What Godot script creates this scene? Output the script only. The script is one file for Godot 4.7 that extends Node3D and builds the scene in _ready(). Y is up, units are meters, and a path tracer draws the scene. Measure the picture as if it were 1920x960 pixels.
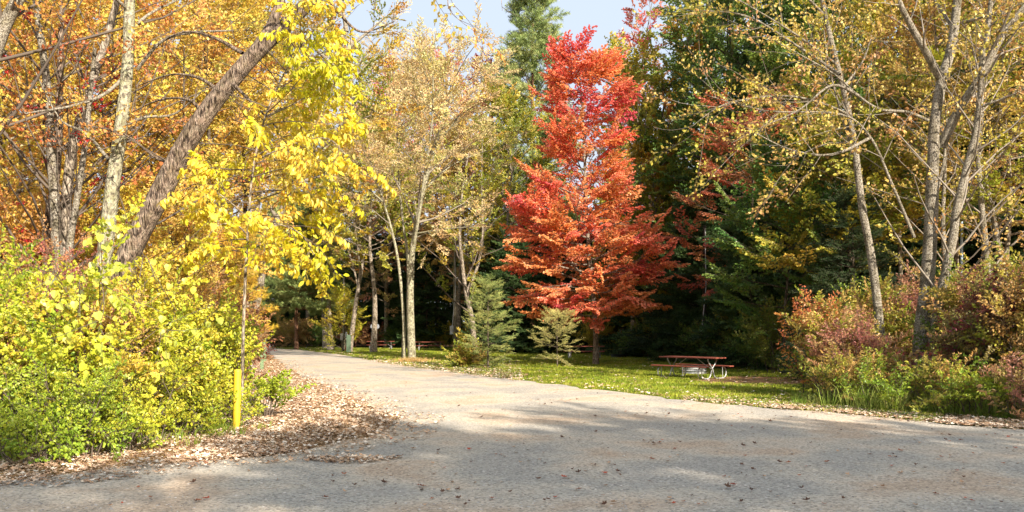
extends Node3D
# An autumn campground: a gravel drive between thickets, a red maple on the lawn, dark woods behind.

const FOCAL := 1600.0      # the lens, in pixels of the 1920 wide photograph
const EYE := 1.7
const HORIZON := 620.0

var M := {}                # materials
var SPRAY := {}            # foliage sprays shared by the plants
var used_names := {}
var tint_noise := FastNoiseLite.new()
var bump_noise := FastNoiseLite.new()
var edge_noise := FastNoiseLite.new()
var road_outline := PackedVector2Array()
var lawn_outline := PackedVector2Array()
var soil_outline := PackedVector2Array()
var next_seed := 11

class Buf:
	var v := PackedVector3Array()
	var n := PackedVector3Array()
	var c := PackedColorArray()
	var t := PackedVector2Array()
	var i := PackedInt32Array()
	func add(p: Vector3, nn: Vector3, col := Color.WHITE, uv := Vector2.ZERO) -> int:
		v.append(p); n.append(nn); c.append(col); t.append(uv)
		return v.size() - 1
	func tri(a: int, b: int, d: int) -> void:
		i.append(a); i.append(b); i.append(d)
	func flat(a: Vector3, b: Vector3, d: Vector3, col := Color.WHITE) -> void:
		var nn := (d - a).cross(b - a).normalized()
		var k := v.size()
		add(a, nn, col); add(b, nn, col); add(d, nn, col)
		tri(k, k + 1, k + 2)
	func arrays() -> Array:
		var a := []
		a.resize(Mesh.ARRAY_MAX)
		a[Mesh.ARRAY_VERTEX] = v; a[Mesh.ARRAY_NORMAL] = n; a[Mesh.ARRAY_COLOR] = c
		a[Mesh.ARRAY_TEX_UV] = t; a[Mesh.ARRAY_INDEX] = i
		return a
	func mesh(m: Material, into: ArrayMesh = null) -> ArrayMesh:
		var am := into if into else ArrayMesh.new()
		if i.size() == 0:
			return am
		am.add_surface_from_arrays(Mesh.PRIMITIVE_TRIANGLES, arrays())
		am.surface_set_material(am.get_surface_count() - 1, m)
		return am

class Plant:
	var root: Node3D
	var wood := Buf.new()
	var place := PackedFloat32Array()
	var rng := RandomNumberGenerator.new()
	var top := 10.0
	var S := {}

# ---------------------------------------------------------------- naming and structure helpers

func numbered(called: String) -> String:
	used_names[called] = used_names.get(called, -1) + 1
	return called if used_names[called] == 0 else "%s_%03d" % [called, used_names[called]]

func tag(o: Node, label: String, category: String, group := "") -> Node:
	o.set_meta("label", label); o.set_meta("category", category)
	if group:
		o.set_meta("group", group)
	return o

func thing(called: String, label: String, category: String, where := Vector3.ZERO, group := "") -> Node3D:
	var o := Node3D.new()
	o.name = numbered(called)
	add_child(o)
	o.position = where
	tag(o, label, category, group)
	return o

func part(called: String, mesh: Mesh, m: Material, parent: Node) -> MeshInstance3D:
	var o := MeshInstance3D.new()
	o.name = called if parent != self else numbered(called)
	o.mesh = mesh
	if m:
		o.material_override = m
	parent.add_child(o, true)
	return o

func structure(called: String, mesh: Mesh, m: Material) -> MeshInstance3D:
	var o := part(called, mesh, m, self)
	o.set_meta("kind", "structure")
	return o

func many(called: String, mesh: Mesh, place: PackedFloat32Array, parent: Node) -> MultiMeshInstance3D:
	var mm := MultiMesh.new()
	mm.transform_format = MultiMesh.TRANSFORM_3D
	mm.use_colors = true
	mm.mesh = mesh
	mm.instance_count = place.size() / 16
	mm.buffer = place
	var o := MultiMeshInstance3D.new()
	o.name = called if parent != self else numbered(called)
	o.multimesh = mm
	o.set_meta("kind", "stuff")
	parent.add_child(o, true)
	return o

func put(place: PackedFloat32Array, b: Basis, p: Vector3, c: Color) -> void:
	place.append_array(PackedFloat32Array([b.x.x, b.y.x, b.z.x, p.x, b.x.y, b.y.y, b.z.y, p.y, b.x.z, b.y.z, b.z.z, p.z, c.r, c.g, c.b, 1.0]))

func spot(u: float, v: float, d: float) -> Vector3:
	return Vector3((u - 960.0) / FOCAL * d, EYE + (HORIZON - v) / FOCAL * d, -d)

func foot(u: float, d: float) -> Vector3:
	return Vector3((u - 960.0) / FOCAL * d, 0.0, -d)

func lin(r: float, g: float, b: float) -> Color:
	return Color(r / 255.0, g / 255.0, b / 255.0).srgb_to_linear()

func fresh(r: RandomNumberGenerator) -> RandomNumberGenerator:
	next_seed += 7
	r.seed = next_seed
	return r

func any_dir(r: RandomNumberGenerator) -> Vector3:
	return Vector3(r.randf_range(-1, 1), r.randf_range(-1, 1), r.randf_range(-1, 1))

# ---------------------------------------------------------------- textures and materials

func noise_tex(size: int, freq: float, stops: Array, kind := FastNoiseLite.TYPE_SIMPLEX, oct := 4, seed_ := 1, normal := false) -> NoiseTexture2D:
	var f := FastNoiseLite.new()
	f.noise_type = kind
	f.frequency = freq
	f.fractal_octaves = oct
	f.fractal_type = FastNoiseLite.FRACTAL_FBM if oct > 1 else FastNoiseLite.FRACTAL_NONE
	f.seed = seed_
	if kind == FastNoiseLite.TYPE_CELLULAR:
		f.cellular_return_type = FastNoiseLite.RETURN_CELL_VALUE if seed_ % 2 == 0 else FastNoiseLite.RETURN_DISTANCE
	var t := NoiseTexture2D.new()
	t.width = size; t.height = size
	t.seamless = true
	t.noise = f
	if stops.size():
		var g := Gradient.new()
		var off := PackedFloat32Array()
		var col := PackedColorArray()
		for s in stops:
			off.append(s[0]); col.append(s[1])
		g.offsets = off; g.colors = col
		t.color_ramp = g
	return t

func rgb(r: int, g: int, b: int) -> Color:
	return Color(r / 255.0, g / 255.0, b / 255.0)

func bark(stops: Array, scale: Vector3, relief: float, seed_: int, freq := 0.012) -> StandardMaterial3D:
	var m := StandardMaterial3D.new()
	m.albedo_texture = noise_tex(512, freq, stops, FastNoiseLite.TYPE_SIMPLEX, 5, seed_)
	m.heightmap_enabled = true
	m.heightmap_texture = noise_tex(512, freq * 1.6, [], FastNoiseLite.TYPE_SIMPLEX, 4, seed_ + 20)
	m.heightmap_scale = relief
	# broad stains, moss and weathering over the furrows
	m.detail_enabled = true
	m.detail_uv_layer = BaseMaterial3D.DETAIL_UV_2
	m.detail_blend_mode = BaseMaterial3D.BLEND_MODE_MUL
	m.detail_albedo = noise_tex(256, 0.014, [[0.24, rgb(184, 180, 164)], [0.42, rgb(248, 245, 238)], [0.62, rgb(255, 253, 250)], [0.85, rgb(222, 218, 200)]], FastNoiseLite.TYPE_SIMPLEX, 4, seed_ + 60)
	m.uv2_triplanar = true
	m.uv2_scale = Vector3(0.7, 0.33, 0.7)
	m.uv1_triplanar = true
	m.uv1_scale = scale
	m.roughness = 0.9
	m.metallic_specular = 0.25
	return m

func plain(c: Color, rough := 0.7, metal := 0.0) -> StandardMaterial3D:
	var m := StandardMaterial3D.new()
	m.albedo_color = c
	m.roughness = rough
	m.metallic = metal
	return m

func worn(c: Color, c2: Color, rough := 0.6, freq := 0.02, metal := 0.0) -> StandardMaterial3D:
	var m := StandardMaterial3D.new()
	m.albedo_texture = noise_tex(256, freq, [[0.25, c2], [0.55, c]], FastNoiseLite.TYPE_SIMPLEX, 5, int(c.r * 90 + c.g * 31))
	m.uv1_triplanar = true
	m.uv1_scale = Vector3(1.5, 1.5, 1.5)
	m.roughness = rough
	m.metallic = metal
	return m

func ground_material(fine: NoiseTexture2D, broad: NoiseTexture2D, fine_m: float, broad_m: float, relief: float, high: NoiseTexture2D, mult := true) -> StandardMaterial3D:
	var m := StandardMaterial3D.new()
	m.albedo_texture = fine
	m.uv1_scale = Vector3.ONE / fine_m
	m.uv2_scale = Vector3.ONE / broad_m
	m.detail_enabled = true
	m.detail_uv_layer = BaseMaterial3D.DETAIL_UV_2
	m.detail_albedo = broad
	m.detail_blend_mode = BaseMaterial3D.BLEND_MODE_MUL
	m.heightmap_enabled = true
	m.heightmap_texture = high
	m.heightmap_scale = relief
	m.roughness = 0.95
	m.metallic_specular = 0.2
	return m

func materials() -> void:
	var leaf := StandardMaterial3D.new()
	leaf.vertex_color_use_as_albedo = true
	leaf.roughness = 0.42
	leaf.metallic_specular = 0.5
	leaf.backlight_enabled = true
	leaf.backlight = Color(0.9, 0.9, 0.9)
	M.leaf = leaf
	var needle := StandardMaterial3D.new()
	needle.vertex_color_use_as_albedo = true
	needle.roughness = 0.55
	needle.metallic_specular = 0.3
	needle.backlight_enabled = true
	needle.backlight = Color(0.5, 0.5, 0.5)
	M.needle = needle
	var litter := StandardMaterial3D.new()
	litter.vertex_color_use_as_albedo = true
	litter.roughness = 0.75
	litter.metallic_specular = 0.25
	litter.backlight_enabled = true
	litter.backlight = Color(0.25, 0.25, 0.25)
	M.litter = litter
	M.twig = plain(rgb(92, 80, 68), 0.85)
	M.pale_twig = plain(rgb(132, 122, 108), 0.85)
	M.bark_dark = bark([[0.28, rgb(50, 43, 38)], [0.42, rgb(116, 99, 88)], [0.56, rgb(156, 136, 121)], [0.66, rgb(182, 165, 148)], [0.8, rgb(112, 106, 92)]], Vector3(2.4, 0.42, 2.4), 5.0, 3, 0.016)
	M.bark_grey = bark([[0.28, rgb(82, 73, 64)], [0.48, rgb(142, 131, 118)], [0.72, rgb(180, 169, 154)]], Vector3(1.8, 0.5, 1.8), 2.5, 5, 0.02)
	M.bark_pale = bark([[0.25, rgb(80, 74, 66)], [0.42, rgb(134, 125, 113)], [0.56, rgb(174, 165, 150)], [0.66, rgb(146, 140, 128)], [0.8, rgb(194, 191, 177)]], Vector3(1.5, 0.9, 1.5), 3.0, 7, 0.03)
	M.bark_birch = bark([[0.2, rgb(98, 91, 82)], [0.4, rgb(146, 139, 123)], [0.52, rgb(174, 170, 146)], [0.62, rgb(146, 150, 122)], [0.8, rgb(190, 186, 165)]], Vector3(1.0, 0.6, 1.0), 2.5, 11, 0.02)
	M.bark_pine = bark([[0.3, rgb(74, 52, 42)], [0.5, rgb(128, 94, 74)], [0.7, rgb(160, 126, 104)]], Vector3(1.6, 0.6, 1.6), 2.5, 9, 0.02)
	M.bark_brown_grey = bark([[0.3, rgb(52, 46, 40)], [0.5, rgb(90, 80, 70)], [0.7, rgb(120, 110, 98)]], Vector3(1.2, 0.4, 1.2), 2.0, 15, 0.02)  # dark grey brown bark, the default for trees
	# the gravel: small stones of grey and tan, with broad drifts of dust and grit
	M.gravel = ground_material(
		noise_tex(1024, 0.09, [[0.0, rgb(130, 126, 118)], [0.25, rgb(170, 164, 154)], [0.55, rgb(194, 186, 174)], [0.8, rgb(204, 196, 182)], [1.0, rgb(224, 218, 208)]], FastNoiseLite.TYPE_CELLULAR, 2, 4),
		noise_tex(512, 0.012, [[0.25, rgb(222, 222, 220)], [0.45, rgb(238, 235, 228)], [0.62, rgb(255, 246, 234)], [0.8, rgb(248, 230, 212)]], FastNoiseLite.TYPE_SIMPLEX, 5, 21),
		2.6, 19.0, 1.2, noise_tex(1024, 0.06, [], FastNoiseLite.TYPE_SIMPLEX, 4, 31))
	M.lawn = ground_material(
		noise_tex(1024, 0.05, [[0.2, rgb(70, 86, 28)], [0.45, rgb(104, 120, 40)], [0.6, rgb(132, 142, 52)], [0.8, rgb(156, 148, 74)]], FastNoiseLite.TYPE_SIMPLEX, 5, 41),
		noise_tex(512, 0.02, [[0.25, rgb(190, 205, 160)], [0.5, rgb(235, 240, 210)], [0.7, rgb(255, 240, 205)]], FastNoiseLite.TYPE_SIMPLEX, 4, 43),
		2.0, 14.0, 3.0, noise_tex(512, 0.08, [], FastNoiseLite.TYPE_SIMPLEX, 3, 45))
	M.duff = ground_material(
		noise_tex(1024, 0.05, [[0.2, rgb(116, 94, 72)], [0.42, rgb(168, 140, 110)], [0.6, rgb(200, 170, 138)], [0.8, rgb(150, 142, 92)]], FastNoiseLite.TYPE_SIMPLEX, 5, 51),
		noise_tex(512, 0.015, [[0.3, rgb(190, 180, 160)], [0.6, rgb(250, 235, 215)]], FastNoiseLite.TYPE_SIMPLEX, 4, 53),
		2.2, 16.0, 3.0, noise_tex(512, 0.07, [], FastNoiseLite.TYPE_SIMPLEX, 3, 55))
	M.soil = ground_material(
		noise_tex(512, 0.05, [[0.2, rgb(120, 92, 66)], [0.5, rgb(158, 126, 94)], [0.8, rgb(180, 150, 116)]], FastNoiseLite.TYPE_SIMPLEX, 5, 61),
		noise_tex(256, 0.03, [[0.3, rgb(210, 200, 190)], [0.6, rgb(255, 245, 235)]], FastNoiseLite.TYPE_SIMPLEX, 4, 63),
		2.0, 9.0, 2.0, noise_tex(512, 0.07, [], FastNoiseLite.TYPE_SIMPLEX, 3, 65))
	M.red_wood = worn(rgb(142, 72, 52), rgb(104, 54, 42), 0.6, 0.03)
	M.red_wood.uv1_scale = Vector3(0.6, 4, 4)
	M.galvanised = worn(rgb(190, 190, 186), rgb(150, 150, 148), 0.42, 0.03, 0.35)
	M.yellow = worn(rgb(228, 194, 34), rgb(206, 172, 40), 0.55, 0.02)
	M.yellow.albedo_texture = noise_tex(512, 0.03, [[0.2, rgb(128, 108, 62)], [0.29, rgb(176, 148, 52)], [0.34, rgb(214, 178, 36)], [0.7, rgb(230, 198, 36)], [0.85, rgb(222, 196, 84)]], FastNoiseLite.TYPE_SIMPLEX, 5, 77)
	M.yellow.uv1_scale = Vector3(4, 1.6, 4)
	M.green_paint = worn(rgb(112, 132, 92), rgb(84, 104, 74), 0.7, 0.03)
	M.green_box = worn(rgb(72, 92, 68), rgb(54, 72, 54), 0.7, 0.03)
	M.red_wood_faded = worn(rgb(164, 88, 64), rgb(120, 62, 48), 0.75, 0.04)
	M.red_wood_faded.uv1_scale = Vector3(0.6, 4, 4)
	M.grey_wood = bark([[0.3, rgb(92, 86, 74)], [0.6, rgb(140, 132, 114)], [0.8, rgb(164, 156, 138)]], Vector3(4, 0.4, 4), 0.6, 25, 0.03)
	M.dark_wood = bark([[0.3, rgb(40, 36, 32)], [0.6, rgb(62, 56, 50)], [0.8, rgb(80, 74, 66)]], Vector3(4, 0.4, 4), 0.6, 27, 0.03)
	M.white_metal = worn(rgb(206, 208, 206), rgb(176, 178, 176), 0.5)
	M.dark_metal = plain(rgb(54, 56, 58), 0.5, 0.4)

# ---------------------------------------------------------------- shapes

func tube(b: Buf, pts: PackedVector3Array, rad: PackedFloat32Array, sides: int, rough := 0.0, cap := true) -> void:
	var side := Vector3.ZERO
	var first := b.v.size()
	var run := 0.0
	for k in pts.size():
		var dir := (pts[mini(k + 1, pts.size() - 1)] - pts[maxi(k - 1, 0)]).normalized()
		if side == Vector3.ZERO:
			side = dir.cross(Vector3.FORWARD if absf(dir.z) < 0.9 else Vector3.RIGHT).normalized()
		side = (side - dir * side.dot(dir)).normalized()
		var other := dir.cross(side)
		if k > 0:
			run += pts[k].distance_to(pts[k - 1])
		for s in sides + 1:
			var a := TAU * s / sides
			var out := side * cos(a) + other * sin(a)
			var r := rad[k]
			if rough > 0.0:
				r *= 1.0 + rough * (bump_noise.get_noise_3d(out.x * 6.0, out.z * 6.0 + out.y * 3.0, run * 1.3 + pts[0].x * 9.0) + 0.6 * bump_noise.get_noise_3d(out.x * 19.0, out.z * 19.0, run * 3.0))
			b.add(pts[k] + out * r, out, Color.WHITE, Vector2(float(s) / sides, run))
	for k in pts.size() - 1:
		for s in sides:
			var a := first + k * (sides + 1) + s
			var d := a + sides + 1
			b.tri(a, d, a + 1); b.tri(a + 1, d, d + 1)
	if cap:
		var e := pts.size() - 1
		var top := b.add(pts[e], (pts[e] - pts[e - 1]).normalized())
		for s in sides:
			b.tri(top, first + e * (sides + 1) + s + 1, first + e * (sides + 1) + s)

func box(b: Buf, centre: Vector3, size: Vector3, turn := Basis.IDENTITY, chamfer := 0.006) -> void:
	# a box with chamfered long edges
	var h := size / 2.0
	var c := minf(chamfer, minf(h.x, minf(h.y, h.z)) * 0.45)
	var face := func(n: Vector3, uu: Vector3, vv: Vector3):
		var m := Vector3(absf(n.x), absf(n.y), absf(n.z)).dot(h)
		var lu := Vector3(absf(uu.x), absf(uu.y), absf(uu.z)).dot(h) - c
		var lv := Vector3(absf(vv.x), absf(vv.y), absf(vv.z)).dot(h) - c
		var q := [n * m - uu * lu - vv * lv, n * m + uu * lu - vv * lv, n * m + uu * lu + vv * lv, n * m - uu * lu + vv * lv]
		var k := b.v.size()
		for p in q:
			b.add(centre + turn * p, turn * n)
		b.tri(k, k + 2, k + 1); b.tri(k, k + 3, k + 2)
		return q
	var ax := [Vector3.RIGHT, Vector3.UP, Vector3.BACK]
	for i in 3:
		for s in [1.0, -1.0]:
			var n: Vector3 = ax[i] * s
			var uu: Vector3 = ax[(i + 1) % 3] * s
			face.call(n, uu, ax[(i + 2) % 3])
	for i in 3:
		var a: Vector3 = ax[i]
		var p: Vector3 = ax[(i + 1) % 3]
		var q: Vector3 = ax[(i + 2) % 3]
		var la := a.dot(h) - c
		for sp in [1.0, -1.0]:
			for sq in [1.0, -1.0]:
				var e1: Vector3 = p * sp * p.dot(h) + q * sq * (q.dot(h) - c)
				var e2: Vector3 = p * sp * (p.dot(h) - c) + q * sq * q.dot(h)
				var n: Vector3 = turn * (p * sp + q * sq).normalized()
				var k := b.v.size()
				for w in [e1 - a * la, e1 + a * la, e2 + a * la, e2 - a * la]:
					b.add(centre + turn * w, n)
				if sp * sq > 0:
					b.tri(k, k + 1, k + 2); b.tri(k, k + 2, k + 3)
				else:
					b.tri(k, k + 2, k + 1); b.tri(k, k + 3, k + 2)
	for sx in [1.0, -1.0]:
		for sy in [1.0, -1.0]:
			for sz in [1.0, -1.0]:
				var s := Vector3(sx, sy, sz)
				b.flat(centre + turn * (s * Vector3(h.x, h.y - c, h.z - c)), centre + turn * (s * Vector3(h.x - c, h.y, h.z - c)), centre + turn * (s * Vector3(h.x - c, h.y - c, h.z)))

func lathe(b: Buf, profile: Array, sides: int, centre := Vector3.ZERO) -> void:
	var first := b.v.size()
	for k in profile.size():
		var p: Vector2 = profile[k]
		var t: Vector2 = (profile[mini(k + 1, profile.size() - 1)] - profile[maxi(k - 1, 0)])
		var n2 := Vector2(t.y, -t.x).normalized()
		for s in sides + 1:
			var a := TAU * s / sides
			b.add(centre + Vector3(cos(a) * p.x, p.y, sin(a) * p.x), Vector3(cos(a) * n2.x, n2.y, sin(a) * n2.x), Color.WHITE, Vector2(float(s) / sides, p.y))
	for k in profile.size() - 1:
		for s in sides:
			var a := first + k * (sides + 1) + s
			var d := a + sides + 1
			b.tri(a, a + 1, d); b.tri(a + 1, d + 1, d)

func curve_points(keys: Array, steps: int) -> PackedVector3Array:
	# a smooth line through the key points
	var out := PackedVector3Array()
	for k in keys.size() - 1:
		var p0: Vector3 = keys[maxi(k - 1, 0)]
		var p1: Vector3 = keys[k]
		var p2: Vector3 = keys[k + 1]
		var p3: Vector3 = keys[mini(k + 2, keys.size() - 1)]
		for s in steps:
			out.append(p1.cubic_interpolate(p2, p0, p3, float(s) / steps))
	out.append(keys[-1])
	return out

func tapered(n: int, r0: float, r1: float, power := 1.0, flare := 0.0) -> PackedFloat32Array:
	var out := PackedFloat32Array()
	for k in n:
		var t := float(k) / (n - 1)
		out.append(lerpf(r0, r1, pow(t, power)) * (1.0 + flare * exp(-t * 22.0)))
	return out

# ---------------------------------------------------------------- leaves and sprays

func leaf(b: Buf, at: Vector3, dir: Vector3, up: Vector3, size: float, wide: float, shape: String, col: Color, r: RandomNumberGenerator) -> void:
	var x := dir.normalized()
	var z := x.cross(up).normalized()
	if z.length() < 0.5:
		z = Vector3.BACK
	var y := z.cross(x)
	var fold := r.randf_range(0.1, 0.45)
	var sag := r.randf_range(0.0, 0.35)
	var l := size
	var w := size * wide * 0.5
	if shape == "kite":
		var base := at
		var tip := at + x * l - y * l * sag * 0.6
		var lt := at + x * l * 0.45 + z * w + y * w * fold
		var rt := at + x * l * 0.45 - z * w + y * w * fold
		b.flat(base, tip, lt, col); b.flat(base, rt, tip, col)
	elif shape == "blade":
		# a pointed oval leaf with a fold along its midrib and a droop
		var m1 := at + x * l * 0.35
		var m2 := at + x * l * 0.7 - y * l * sag * 0.25
		var tip := at + x * l * 0.98 - y * l * sag * 0.8
		for s in [1.0, -1.0]:
			var a: Vector3 = m1 + z * w * s + y * w * fold - y * l * 0.02
			var c: Vector3 = m2 + z * w * 0.78 * s + y * w * fold * 0.8
			if s > 0:
				b.flat(at, m1, a, col); b.flat(m1, m2, a, col); b.flat(a, m2, c, col); b.flat(m2, tip, c, col)
			else:
				b.flat(at, a, m1, col); b.flat(m1, a, m2, col); b.flat(a, c, m2, col); b.flat(m2, c, tip, col)
	else:
		# a lobed leaf, as of maple, oak or grape
		var mid := at + x * l * 0.3
		var prev_l := at
		var prev_r := at
		var edge := [[0.0, 0.0], [-0.05, 0.28], [0.16, 0.3], [0.36, 0.52], [0.46, 0.24], [0.72, 0.3], [0.7, 0.13], [1.0, 0.0]] if shape == "lobed" else [[0.0, 0.0], [-0.08, 0.3], [0.2, 0.47], [0.42, 0.5], [0.5, 0.38], [0.75, 0.3], [1.0, 0.0]]
		for e in edge:
			var ex: float = e[0] * l
			var ez: float = e[1] * l * wide
			var dip := -y * (l * sag * pow(maxf(0.0, e[0]), 2.0) * 0.7) + y * ez * fold
			var pl := at + x * ex + z * ez + dip
			var pr := at + x * ex - z * ez + dip
			b.flat(mid, pl, prev_l, col)
			b.flat(mid, prev_r, pr, col)
			prev_l = pl; prev_r = pr

func hue(r: RandomNumberGenerator, spread: float) -> Color:
	# how one leaf of a spray differs from the next
	var k := 1.0 + r.randf_range(-spread, spread)
	var w := r.randf_range(-spread, spread)
	return Color(k * (1.0 + 0.35 * w), k * (1.0 - 0.35 * w), k * (1.0 - 0.2 * w))

func leaf_spray(key: String, length: float, shoots: int, leaves: int, size: float, wide: float, shape: String, droop := 0.4, spread := 0.3, flatness := 0.35, twig_r := 0.006, pale := false) -> void:
	var r := fresh(RandomNumberGenerator.new())
	var b := Buf.new()
	var tw := Buf.new()
	var axis := PackedVector3Array()
	var d := Vector3.RIGHT
	var p := Vector3.ZERO
	for k in 6:
		axis.append(p)
		d = (d + Vector3(0, r.randf_range(-0.1, 0.14), r.randf_range(-0.16, 0.16))).normalized()
		p += d * length / 5.0
	tube(tw, axis, tapered(6, twig_r, twig_r * 0.4), 3, 0.0, false)
	for s in shoots:
		var t := (s + r.randf_range(0.2, 0.8)) / shoots
		var at := axis[int(t * 4.99)].lerp(axis[int(t * 4.99) + 1], fmod(t * 4.99, 1.0))
		var sd := 1.0 if s % 2 == 0 else -1.0
		var dir := Vector3(r.randf_range(0.5, 1.0), r.randf_range(-flatness, flatness), sd * r.randf_range(0.5, 1.1)).normalized()
		var ll := length * r.randf_range(0.3, 0.55) * (1.0 - 0.55 * t)
		var shoot := PackedVector3Array([at, at + dir * ll * 0.5, at + dir * ll + Vector3(0, -0.08 * ll, 0)])
		tube(tw, shoot, tapered(3, twig_r * 0.6, twig_r * 0.3), 3, 0.0, false)
		for k in leaves:
			var q := (k + r.randf()) / leaves
			var lp := shoot[0].lerp(shoot[2], q)
			var ld := (dir * 0.6 + Vector3(r.randf_range(-0.5, 0.9), -droop * r.randf_range(0.2, 1.6), r.randf_range(-1, 1))).normalized()
			var up := (Vector3.UP + any_dir(r) * 0.75).normalized()
			leaf(b, lp, ld, up, size * r.randf_range(0.65, 1.2), wide, shape, hue(r, spread), r)
	var am := b.mesh(M.leaf)
	tw.mesh(M.pale_twig if pale else M.twig, am)
	SPRAY[key] = am

func needle_spray(key: String, length: float, shoots: int, needles: int, needle: float, thick: float, flat_: float, spread := 0.2) -> void:
	# a conifer's bough: a stem and side shoots set all round with needles
	var r := fresh(RandomNumberGenerator.new())
	var b := Buf.new()
	var tw := Buf.new()
	var lines := [[Vector3.ZERO, Vector3(length, -0.04 * length, 0)]]
	for s in shoots:
		var t := 0.1 + 0.85 * (s + r.randf() * 0.6) / shoots
		var sd := 1.0 if s % 2 == 0 else -1.0
		var ll := length * 0.5 * (1.05 - t) + 0.1 * length
		var a := Vector3(length * t, -0.04 * length * t, 0)
		lines.append([a, a + Vector3(0.75, r.randf_range(-flat_, flat_), sd * 0.75).normalized() * ll])
	for ln in lines:
		var a: Vector3 = ln[0]
		var e: Vector3 = ln[1]
		tube(tw, PackedVector3Array([a, e]), PackedFloat32Array([0.006, 0.003]), 3, 0.0, false)
		var dir := (e - a).normalized()
		var s1 := dir.cross(Vector3.UP).normalized()
		var s2 := s1.cross(dir)
		var n := maxi(4, int(needles * (e - a).length() / length))
		for k in n:
			var t := (k + r.randf()) / n
			var ang := r.randf() * TAU
			var out := s1 * cos(ang) + s2 * sin(ang) * (0.35 + flat_)
			var nd := (dir * 0.75 + out).normalized()
			var base := a.lerp(e, t)
			var across := nd.cross(any_dir(r)).normalized() * thick
			b.flat(base - across, base + nd * needle * r.randf_range(0.7, 1.1), base + across, hue(r, spread))
	var am := b.mesh(M.needle)
	tw.mesh(M.twig, am)
	SPRAY[key] = am

func grass_tuft(key: String, blades: int, tall: float, wide: float, lean: float, root: float) -> void:
	var r := fresh(RandomNumberGenerator.new())
	var b := Buf.new()
	for k in blades:
		var a := r.randf() * TAU
		var out := Vector3(cos(a), 0, sin(a))
		var p := out * root * sqrt(r.randf())
		var h := tall * r.randf_range(0.5, 1.1)
		var ln := lean * r.randf_range(0.3, 1.2)
		var across := Vector3(-out.z, 0, out.x).rotated(Vector3.UP, r.randf_range(-1, 1)) * wide
		var c := hue(r, 0.3)
		var m := p + Vector3.UP * h * 0.6 + out * h * ln * 0.35
		var tip := p + Vector3.UP * h * (1.0 - 0.35 * ln) + out * h * ln
		b.flat(p - across, m - across * 0.8, p + across, c)
		b.flat(p + across, m - across * 0.8, m + across * 0.8, c)
		b.flat(m - across * 0.8, tip, m + across * 0.8, c)
	SPRAY[key] = b.mesh(M.needle)

func sprays() -> void:
	leaf_spray("far_broad", 1.25, 9, 8, 0.17, 0.85, "kite", 0.35, 0.3, 0.4, 0.01)
	leaf_spray("mid_broad", 1.0, 10, 9, 0.105, 0.85, "kite", 0.35, 0.32, 0.4, 0.008)
	leaf_spray("maple", 1.05, 12, 12, 0.098, 0.95, "kite", 0.3, 0.32, 0.22, 0.008)
	leaf_spray("far_sparse", 1.2, 11, 10, 0.088, 0.9, "kite", 0.4, 0.3, 0.5, 0.01, true)
	leaf_spray("mid_sparse", 0.9, 8, 5, 0.1, 0.75, "kite", 0.5, 0.35, 0.5, 0.006)
	leaf_spray("small_sparse", 0.75, 7, 3, 0.088, 0.7, "blade", 0.5, 0.35, 0.5, 0.005)
	leaf_spray("yellow_big", 0.5, 6, 6, 0.125, 0.42, "blade", 1.6, 0.22, 0.5, 0.005)
	leaf_spray("shrub_small", 0.5, 8, 6, 0.06, 0.62, "blade", 0.5, 0.3, 0.5, 0.004)
	leaf_spray("shrub_mid", 0.55, 7, 6, 0.085, 0.6, "blade", 0.7, 0.28, 0.5, 0.004)
	leaf_spray("shrub_lobed", 0.5, 6, 5, 0.09, 0.95, "lobed", 0.7, 0.25, 0.5, 0.004)
	leaf_spray("shrub_narrow", 0.55, 9, 6, 0.085, 0.36, "blade", 1.0, 0.3, 0.5, 0.004)
	leaf_spray("bare", 0.9, 8, 0, 0.05, 0.5, "kite", 0.3, 0.3, 0.6, 0.006)
	needle_spray("spruce", 0.6, 8, 70, 0.055, 0.0075, 0.35, 0.35)
	needle_spray("far_spruce", 1.3, 10, 80, 0.15, 0.017, 0.3, 0.25)
	needle_spray("pine", 0.9, 8, 90, 0.17, 0.007, 0.7, 0.25)
	needle_spray("far_pine", 1.3, 8, 70, 0.26, 0.016, 0.8, 0.25)
	grass_tuft("lawn_grass", 12, 0.075, 0.0045, 0.8, 0.09)
	grass_tuft("tall_grass", 22, 0.9, 0.006, 1.0, 0.2)
	grass_tuft("verge_grass", 18, 0.26, 0.005, 0.8, 0.1)

# ---------------------------------------------------------------- growing plants

func walk(r: RandomNumberGenerator, at: Vector3, dir: Vector3, length: float, n: int, pull: float, wiggle: float) -> PackedVector3Array:
	var out := PackedVector3Array([at])
	var d := dir.normalized()
	var p := at
	for k in n:
		d = (d + Vector3.UP * pull / n + any_dir(r) * wiggle * 1.35).normalized()
		p += d * length / n
		out.append(p)
	return out

func pick(S: Dictionary, p: Vector3, top: float, r: RandomNumberGenerator) -> Color:
	var pal: Array = S.pal
	var t := 0.5 + tint_noise.get_noise_3d(p.x * 1.0, p.y * 1.0, p.z * 1.0) * 0.9 + r.randf_range(-0.28, 0.28)
	t += S.get("bias", 0.0) * (p.y / top - 0.55)
	t = clampf(t, 0.0, 0.999) * (pal.size() - 1)
	var k := int(t)
	var a: Color = pal[k]
	var b: Color = pal[k + 1] if k + 1 < pal.size() else a
	return a.lerp(b, t - k) * r.randf_range(0.85, 1.12)

func outside_edge(T: Plant, p: Vector3) -> bool:
	# the crown has grown lopsided, away from the leaning trunk beside it
	var e: Array = T.S.edge
	for k in e.size() - 1:
		var a := spot(e[k][0], e[k][1], 15.6) - T.root.position
		var b := spot(e[k + 1][0], e[k + 1][1], 15.6) - T.root.position
		if p.y >= a.y and p.y < b.y:
			return p.x < lerpf(a.x, b.x, (p.y - a.y) / (b.y - a.y)) + 0.12
	return p.y > 4.5

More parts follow.
